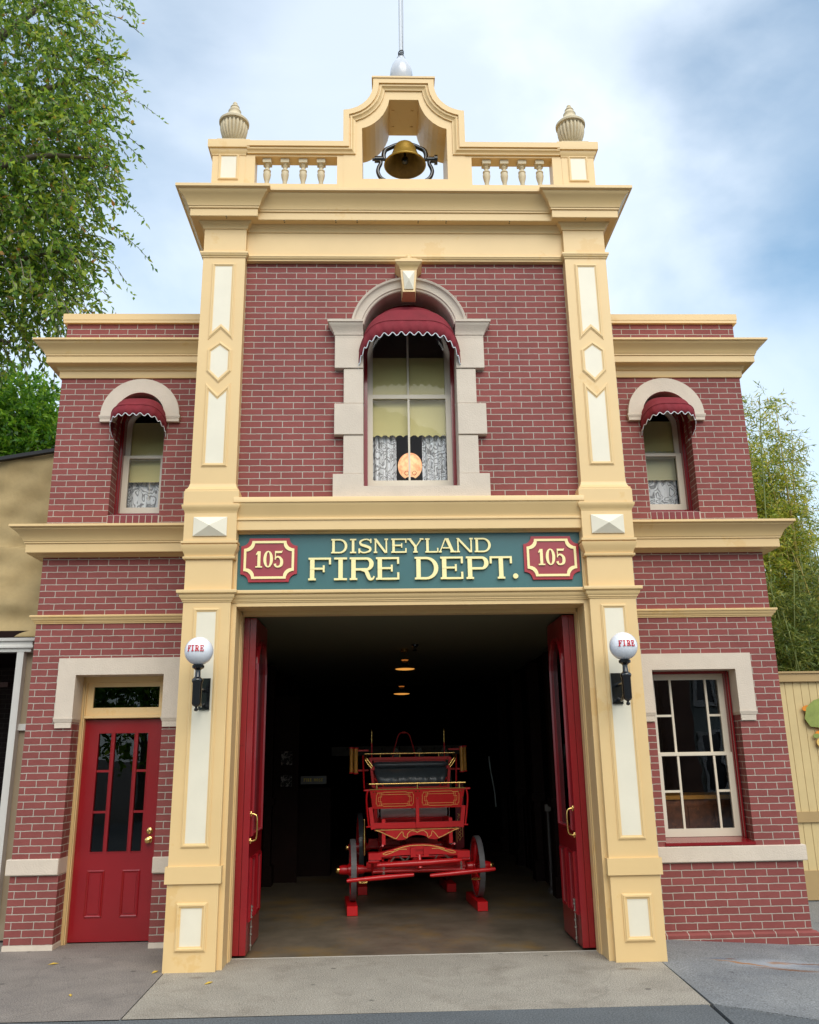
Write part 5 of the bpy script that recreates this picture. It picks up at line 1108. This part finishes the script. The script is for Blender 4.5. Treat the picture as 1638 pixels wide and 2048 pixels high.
def twig_mesh(pos, step, r, m, parent, name='twigs'):
    mb=MB()
    for p in pos[::step]:
        mb.tube([tuple(q) for q in p[::max(1,len(p)//4)]], r, 3, cap=False)
    return build(name, mb, m, parent, recalc=False)
def limb(path, r0, r1, name, parent, m=BARK):
    pts=spline(path,6); n=len(pts); mb=MB(); mb.tube(pts,[r0+(r1-r0)*i/(n-1) for i in range(n)],8); return build(name, mb, m, parent, smooth=60)
FIC=leaf_mat('ficus_leaf',[(0,(.045,.12,.018)),(.3,(.11,.23,.03)),(.7,(.25,.38,.04)),(.97,(.36,.42,.05)),(1,(.45,.20,.04))],rough=.32,trans=.45)
FIC2=leaf_mat('dense_tree_leaf',[(0,(.04,.13,.012)),(.5,(.11,.28,.02)),(1,(.30,.48,.04))],rough=.35,trans=.45)
BAM=leaf_mat('bamboo_leaf',[(0,(.07,.13,.018)),(.45,(.24,.32,.03)),(.85,(.52,.50,.05)),(1,(.62,.5,.15))],rough=.5,trans=.4)
BAMG=leaf_mat('green_bamboo_leaf',[(0,(.05,.09,.015)),(.5,(.13,.19,.03)),(1,(.33,.33,.06))],rough=.5,trans=.35)

T1=empty('overhanging_tree',(-7.2,2.6,0),'tall leafy tree with drooping twigs reaching over the left side of the station','tree')
def tloc(T,p): return tuple(np.array(p)-np.array(T.location))
limb([tloc(T1,p) for p in ((-7.2,2.6,0),(-7.1,2.6,3),(-7.3,2.7,6),(-7.0,2.6,8.5),(-6.6,2.5,11),(-6.2,2.4,13.5))],.28,.06,'trunk',T1)
for P in (((-7.2,2.6,6.2),(-6.2,2.4,7.2),(-5.2,2.3,7.9),(-4.3,2.2,8.1)),((-7.1,2.6,7.6),(-6.0,2.2,8.8),(-5.0,2.1,9.4),(-4.1,2.2,9.5)),((-6.9,2.6,9),(-5.9,2.6,10.3),(-5.0,2.6,11.),(-4.3,2.5,11.1)),((-6.6,2.5,10.8),(-5.6,2.5,12),(-4.8,2.4,12.6)),((-7,2.6,8),(-6.6,1.9,9.4),(-6.0,1.6,10.2),(-5.2,1.5,10.6)),((-7.2,2.6,5.6),(-6.5,2.5,6.5),(-5.6,2.3,6.9),(-5.0,2.3,6.8))):
    limb([tloc(T1,p) for p in P],.085,.018,'limb',T1)
# crown lobes: (x, y, z, rx, ry, rz, twigs)
LOB=[(-5.05,2.3,11.2,1.25,1.1,1.05,620),(-5.3,2.3,12.8,1.4,1.2,1.1,420),(-4.75,2.3,9.55,1.00,.95,.75,520),(-5.7,2.4,9.9,1.2,1.1,1.0,520),(-4.75,2.3,8.65,.95,.9,.55,380),(-5.6,2.3,8.3,1.1,1.,.8,430),(-4.75,2.3,7.75,.62,.8,.55,230),(-5.3,2.3,7.2,.75,.8,.45,240),(-6.6,2.5,11,1.3,1.2,1.6,300),(-6.4,2.5,8.6,1.1,1.1,1.2,240),(-4.25,2.3,8.3,.50,.5,.42,90),(-4.1,2.3,9.95,.45,.5,.35,80),(-4.2,2.3,10.9,.5,.5,.5,90),(-4.25,2.3,7.45,.45,.5,.38,110)]
P0=[];DD=[]
for (x,y,z,a,b,c,k) in LOB:
    k=int(k*.66); q=rng.normal(size=(k,3)); q/=np.linalg.norm(q,axis=1,keepdims=True); rr=(rng.random(k)**.45)[:,None]
    P0.append(np.array([x-.28,y,z])+q*rr*np.array([a,b,c])); d=q*.9+rng.normal(size=(k,3))*.5+np.array([.45,0,-.15]); DD.append(d)
P0=np.concatenate(P0)-np.array(T1.location); DD=np.concatenate(DD)
C,D,Ln,Wn,pos=sprays(P0,DD,13,.30+.28*rng.random(len(P0)),.098,.048,droop=.55)
CR=(C,D,Ln,Wn); twig_mesh(pos,2,.0055,BARK,T1,'twigs')
# a few long hanging sprigs on the silhouette
SP=np.array([(-3.95,2.2,10.55),(-3.9,2.2,8.95),(-4.0,2.2,8.15),(-4.15,2.2,7.55),(-4.05,2.2,9.9),(-3.75,2.2,8.35),(-4.3,2.2,7.3)])-np.array(T1.location)
C,D,Ln,Wn,pos=sprays(SP,np.array([(1,0,-.15),(.9,0,-.3),(.8,0,-.6),(.35,0,-.9),(.9,0,-.5),(.9,0,-.4),(.2,0,-1)]),20,np.array([.75,.6,.7,.6,.55,.6,.55]),.075,.034,droop=.5)
CR=[np.concatenate([p,q]) for p,q in zip(CR,(C,D,Ln,Wn))]; leaves_mesh('crown',*CR,FIC,T1); twig_mesh(pos,1,.004,BARK,T1,'hanging_twigs')

def bush_tree(name,base,label,lobes,m,leafL,leafW,nleaf=12,tw=.35,group=None,trunk_r=.12,trunk_m=BARK):
    T=empty(name,base,label,'tree',group)
    zt=max(l[2] for l in lobes); cx=sum(l[0] for l in lobes)/len(lobes); cy=sum(l[1] for l in lobes)/len(lobes)
    limb([(0,0,0),((cx-base[0])*.3,(cy-base[1])*.3,zt*.4),(cx-base[0],cy-base[1],zt*.95)],trunk_r,.03,'trunk',T,trunk_m)
    for l in lobes[:6]: limb([((cx-base[0])*.3,(cy-base[1])*.3,zt*.4),((l[0]-base[0])*.7+.0,(l[1]-base[1])*.7,(l[2]*.8+zt*.1)),(l[0]-base[0],l[1]-base[1],l[2]+l[5]*.4)],.045,.012,'limb',T,trunk_m)
    P0=[];DD=[]
    for (x,y,z,a,b,c,k) in lobes:
        q=rng.normal(size=(k,3)); q/=np.linalg.norm(q,axis=1,keepdims=True); rr=(rng.random(k)**.4)[:,None]
        P0.append(np.array([x,y,z])+q*rr*np.array([a,b,c])); DD.append(q+rng.normal(size=(k,3))*.5+np.array([0,0,.3]))
    P0=np.concatenate(P0)-np.array(base); DD=np.concatenate(DD)
    C,D,Ln,Wn,pos=sprays(P0,DD,nleaf,tw*(.7+.6*rng.random(len(P0))),leafL,leafW,droop=.15)
    leaves_mesh('crown',C,D,Ln,Wn,m,T); twig_mesh(pos,5,.006,trunk_m,T); return T
bush_tree('broadleaf_tree',(-8.3,8,0),'bright green dense tree standing behind the tan cloth at left',[(-7.4,8,8.2,.75,.9,.8,437),(-8.3,8,8.0,1.0,1.0,1.1,494),(-6.9,8,7.4,.70,.8,.75,437),(-7.6,8,6.9,.9,.9,.8,494),(-6.75,8.1,6.5,.6,.8,.7,380),(-8.6,8,6.8,1.0,1.,1.,418),(-7.5,8,6.0,1.1,.9,.6,456)],FIC2,.12,.06,12,.30)

# bamboo grove behind the fence
def bamboo(base,label,n,h0,h1,lean,spread,nb,leafm,cm,dens=1.,tops=True,seed=0):
    rr=random.Random(seed); T=empty('bamboo_clump',base,label,'bamboo','bamboo clumps behind the fence')
    P0=[];DD=[];tw=[]
    for k in range(n):
        h=rr.uniform(h0,h1); bx,by=rr.uniform(-spread,spread),rr.uniform(-.4,.4); lx=lean+rr.uniform(-.35,.35); ly=rr.uniform(-.3,.3)
        pts=[(bx+lx*(t**2.0)*1.3,by+ly*t*t,h*t*(1-.06*t*t)) for t in [i/14 for i in range(15)]]
        mb=MB(); mb.tube(pts,[.022*(1-.8*i/14)+.003 for i in range(15)],7); build('culm', mb, cm if rr.random()<.7 else CULMG, T, smooth=60)
        A=np.array(pts)
        for q in range(int(nb*dens)):
            t=rr.uniform(.22,1)**.75 if tops else rr.uniform(.02,.9); i=min(int(t*14),13); f=t*14-i; p=A[i]*(1-f)+A[i+1]*f
            a=rr.uniform(0,2*PI); br=np.array([math.cos(a)*.8,math.sin(a)*.8,rr.uniform(.1,.9)]); l=rr.uniform(.15,.5)
            P0.append(p+br*l*.4*(1-.4*t)); DD.append(br); tw.append(rr.uniform(.18,.42)); P0.append(p+br*l*.1); DD.append(br+np.array([.2,0,-.3])); tw.append(rr.uniform(.18,.38))
    P0=np.array(P0); DD=np.array(DD); C,D,Ln,Wn,pos=sprays(P0,DD,9,np.array(tw),.115,.021,droop=.40,spread=.75)
    leaves_mesh('foliage',C,D,Ln,Wn,leafm,T,bend=.2); twig_mesh(pos,3,.0028,cm,T,'twigs'); return T
bamboo((6.50,6.4,0),'yellow-green bamboo clump with the tallest feathery top beside the station',14,6.6,8.2,-.10,.45,92,BAM,CULM,seed=1)
bamboo((5.55,6.8,0),'yellowish bamboo clump arching close to the brick wing',15,5.6,6.9,-.35,.5,90,BAM,CULM,seed=2)
bamboo((7.2,7.2,0),'sparse leaning bamboo clump at the right edge',16,6.2,7.7,-.3,.6,80,BAM,CULM,seed=3)
bamboo((5.9,5.0,0),'low dense green bamboo clump directly behind the fence',16,3.4,5.0,-.1,.8,80,BAMG,CULMG,tops=False,seed=4)
bamboo((6.9,5.6,0),'green bamboo clump with orange canes at the right edge behind the fence',16,3.6,5.4,-.15,.8,80,BAMG,CULM,tops=False,seed=5)
bush_tree('leafy_shrub',(5.6,8.6,0),'dark leafy shrub filling the gap low behind the bamboo',[(5.4,8.4,3.0,.8,.6,.9,170),(6.6,8.6,3.4,1.0,.7,1.1,200),(7.9,8.6,3.6,1.0,.7,1.2,200),(5.2,8.2,4.3,.5,.5,.6,100),(6.4,8.6,1.9,1.6,.6,.9,200)],FIC2,.09,.045,11,.28,trunk_r=.06)

# fallen leaves on the pavement
LF=mat('fallen_yellow_leaf',(.55,.36,.05),rough=.6)
for (x,y,a,lab) in ((-3.08,.40,.4,'yellow fallen leaf on the left pavement below the brick corner'),(-2.13,.03,1.2,'yellow fallen leaf lodged against the left pilaster foot'),(-2.58,-.62,2.,'small yellow fallen leaf in the middle of the left pavement'),(-1.62,-.36,.9,'tiny orange leaf on the concrete apron near the left pilaster')):
    mb=MB(); k=.045 if a<1.5 else .03; mb.v=[(-k,0,0),(0,.4*k,.006),(k,0,.002),(0,-.4*k,.004),(0,0,.012)]; mb.f=[(0,1,4),(1,2,4),(2,3,4),(3,0,4)]
    tag(build('fallen_leaf', mb, LF, None, loc=(x,y,.003), rot=(0,0,a), solid=.001),lab,'leaf','fallen leaves')

# ================================================================== ACROSS THE SQUARE (seen only as reflections in the panes)
def house(name,x0,x1,y,h,m,label,cat='building',wins=(),trim=WHITE,winmat=None):
    o=empty(name,((x0+x1)/2,y,0),label,cat); cx=(x0+x1)/2
    mb=MB(); mb.box(x0-cx,x1-cx,-4,0,0,h); build('wall', mb, m, o)
    mb=MB(); mb.sweep([(x1-cx,-4),(x1-cx,0),(x0-cx,0),(x0-cx,-4)],[(-.1,h-.1),(.05,h-.1),(.15,h+.05),(.35,h+.2),(.35,h+.3),(-.1,h+.35)],PLAN); build('roof_cornice', mb, trim, o)
    for (wx,wz,ww,wh) in wins:
        mb=MB(); mb.sweep(rect(wx-cx-ww/2,wx-cx+ww/2,wz,wz+wh)[::-1],[(0,0),(0,.07),(.1,.07),(.1,0)],lambda a,b,h_:(a,h_,b),closed=True); f=build('window_frame', mb, trim, o)
        mb=MB(); mb.box(wx-cx-ww/2,wx-cx+ww/2,.005,.02,wz,wz+wh); build('pane', mb, winmat or BLACK, f)
    return o
house('brick_tower',8.55,9.45,-17,9.0,brick_mat('far_brown_brick',(.20,.11,.075),(.16,.085,.06),(.12,.10,.08),bw=.6,bh=.3),'brown brick tower reflected in the lower right window',wins=(),trim=STONE)
house('clapboard_house',9.5,17,-18,7.0,mat('grey_clapboard',(.30,.33,.30),rough=.7),'grey clapboard house reflected in the lower right window',wins=((10.25,3.0,.7,1.3),(10.3,.3,.7,1.9),(12.6,4.2,1,1.7),(14.5,4.2,1,1.7)))
house('yellow_shop_building',-1,8.5,-19,5.6,mat('ochre_shop_wall',(.42,.33,.14),rough=.7),'ochre shop building across the square behind the viewer',wins=((.6,3.2,1,1.5),(2.6,3.2,1,1.5),(4.6,3.2,1,1.5),(1.5,.6,2,2.2),(7.6,1.2,1.0,1.8)))
bush_tree('square_tree',(-7,-15,0),'round leafy tree across the square behind the viewer',[(-7,-15,4.6,2.4,2,1.9,420),(-9.8,-15.5,4.2,2.0,1.6,1.6,260),(-4.4,-15.6,4.0,1.7,1.5,1.5,240),(-7.4,-15,2.6,3.4,1.2,1.2,240)],FIC2,.22,.12,10,.6,trunk_r=.2)

# ================================================================== SKY AND LIGHT
EL,AZ=R(44),R(16)      # sun height; azimuth measured from behind the camera towards the right
sun_dir=Vector((math.sin(AZ)*math.cos(EL),-math.cos(AZ)*math.cos(EL),math.sin(EL)))
w=bpy.data.worlds.new('World'); scene.world=w; w.use_nodes=True; N=w.node_tree.nodes; L=w.node_tree.links; N.clear()
out=N.new('ShaderNodeOutputWorld'); bg=N.new('ShaderNodeBackground'); L.new(bg.outputs[0],out.inputs[0])
sky=N.new('ShaderNodeTexSky'); sky.sky_type='NISHITA'; sky.sun_disc=False; sky.sun_elevation=EL; sky.sun_rotation=math.atan2(sun_dir.x,sun_dir.y); sky.air_density=1.0; sky.dust_density=1.2; sky.ozone_density=1.6
tc=N.new('ShaderNodeTexCoord')
def vnoise(scale,detail,rough,off):
    m=N.new('ShaderNodeMapping'); m.inputs['Location'].default_value=off; m.inputs['Scale'].default_value=(1,1,1.25); L.new(tc.outputs['Generated'],m.inputs['Vector'])
    n=N.new('ShaderNodeTexNoise'); n.inputs['Scale'].default_value=scale; n.inputs['Detail'].default_value=detail; n.inputs['Roughness'].default_value=rough; n.inputs['Distortion'].default_value=.3; L.new(m.outputs[0],n.inputs['Vector']); return n
nw=vnoise(2.4,7,.5,(-2.76,-3.47,-.79))
wob=N.new('ShaderNodeVectorMath'); wob.operation='MULTIPLY_ADD'; wob.inputs[1].default_value=(.42,.42,.42); L.new(nw.outputs['Color'],wob.inputs[0])
sh=N.new('ShaderNodeVectorMath'); sh.operation='SUBTRACT'; sh.inputs[1].default_value=(.21,.21,.21); L.new(tc.outputs['Generated'],sh.inputs[0]); L.new(sh.outputs[0],wob.inputs[2])
nm=N.new('ShaderNodeVectorMath'); nm.operation='NORMALIZE'; L.new(wob.outputs[0],nm.inputs[0])
def clearing(d,inner,outer,k):
    v=Vector(d).normalized(); dt=N.new('ShaderNodeVectorMath'); dt.operation='DOT_PRODUCT'; dt.inputs[1].default_value=v; L.new(nm.outputs[0],dt.inputs[0])
    r=N.new('ShaderNodeMapRange'); r.interpolation_type='SMOOTHSTEP'; r.inputs[1].default_value=math.cos(R(outer)); r.inputs[2].default_value=math.cos(R(inner)); r.inputs[3].default_value=0; r.inputs[4].default_value=k; L.new(dt.outputs['Value'],r.inputs[0]); return r.outputs[0]
# broken overcast: cover is high everywhere, thinner in a few clearings, with soft mottling
n1=vnoise(2.1,8,.5,(-2.11,-3.17,-.83)); cov=N.new('ShaderNodeMapRange'); cov.inputs[1].default_value=.36; cov.inputs[2].default_value=.60; cov.inputs[3].default_value=.66; cov.inputs[4].default_value=1.02; cov.interpolation_type='SMOOTHSTEP'; L.new(n1.outputs[0],cov.inputs[0])
acc=cov.outputs[0]
for c in (clearing((.65,.60,.60),1,20,.90),clearing((-.42,.72,.42),2,26,.42),clearing((-.32,.62,.75),0,16,.22),clearing((.52,.84,.30),0,20,.42),clearing((-.6,-.5,.6),5,30,.5),clearing((.9,-.2,.4),5,28,.6)):
    m=N.new('ShaderNodeMath'); m.operation='SUBTRACT'; L.new(acc,m.inputs[0]); L.new(c,m.inputs[1]); acc=m.outputs[0]
cp=N.new('ShaderNodeClamp'); cp.inputs['Min'].default_value=.02; L.new(acc,cp.inputs['Value'])
tint=N.new('ShaderNodeMix'); tint.data_type='RGBA'; tint.blend_type='MULTIPLY'; tint.inputs[0].default_value=1; L.new(sky.outputs[0],tint.inputs[6]); tint.inputs[7].default_value=(1.15,1.75,1.75,1)
mx=N.new('ShaderNodeMix'); mx.data_type='RGBA'; L.new(cp.outputs[0],mx.inputs[0]); L.new(tint.outputs[2],mx.inputs[6]); mx.inputs[7].default_value=(9.2,10.0,10.9,1)
L.new(mx.outputs[2],bg.inputs['Color']); bg.inputs['Strength'].default_value=.10
sl=bpy.data.lights.new('sun','SUN'); sl.energy=2.0; sl.angle=R(50); sl.color=(1,.92,.80); so=bpy.data.objects.new('sun',sl); col.objects.link(so); so.rotation_euler=sun_dir.to_track_quat('Z','Y').to_euler()

# ================================================================== CAMERA
cd=bpy.data.cameras.new('camera'); cam=bpy.data.objects.new('camera',cd); col.objects.link(cam)
cd.sensor_fit='HORIZONTAL'; cd.sensor_width=36; cd.lens=36*1699.213/1638; cd.clip_start=.05; cd.clip_end=2000
M3=Matrix(((0.999473,-0.028791,-0.015024),(0.006615,-0.27245,0.962147),(-0.031795,-0.961739,-0.272116))).transposed()
cam.matrix_world=Matrix.Translation((-.2588,-7.6815,1.69))@M3.to_4x4()
scene.camera=cam
scene.view_settings.view_transform='Standard'; scene.view_settings.look='None'; scene.view_settings.exposure=.34; scene.view_settings.gamma=1
scene.cycles.max_bounces=7; scene.cycles.transparent_max_bounces=12; scene.cycles.use_denoising=True; scene.cycles.caustics_reflective=False; scene.cycles.caustics_refractive=False
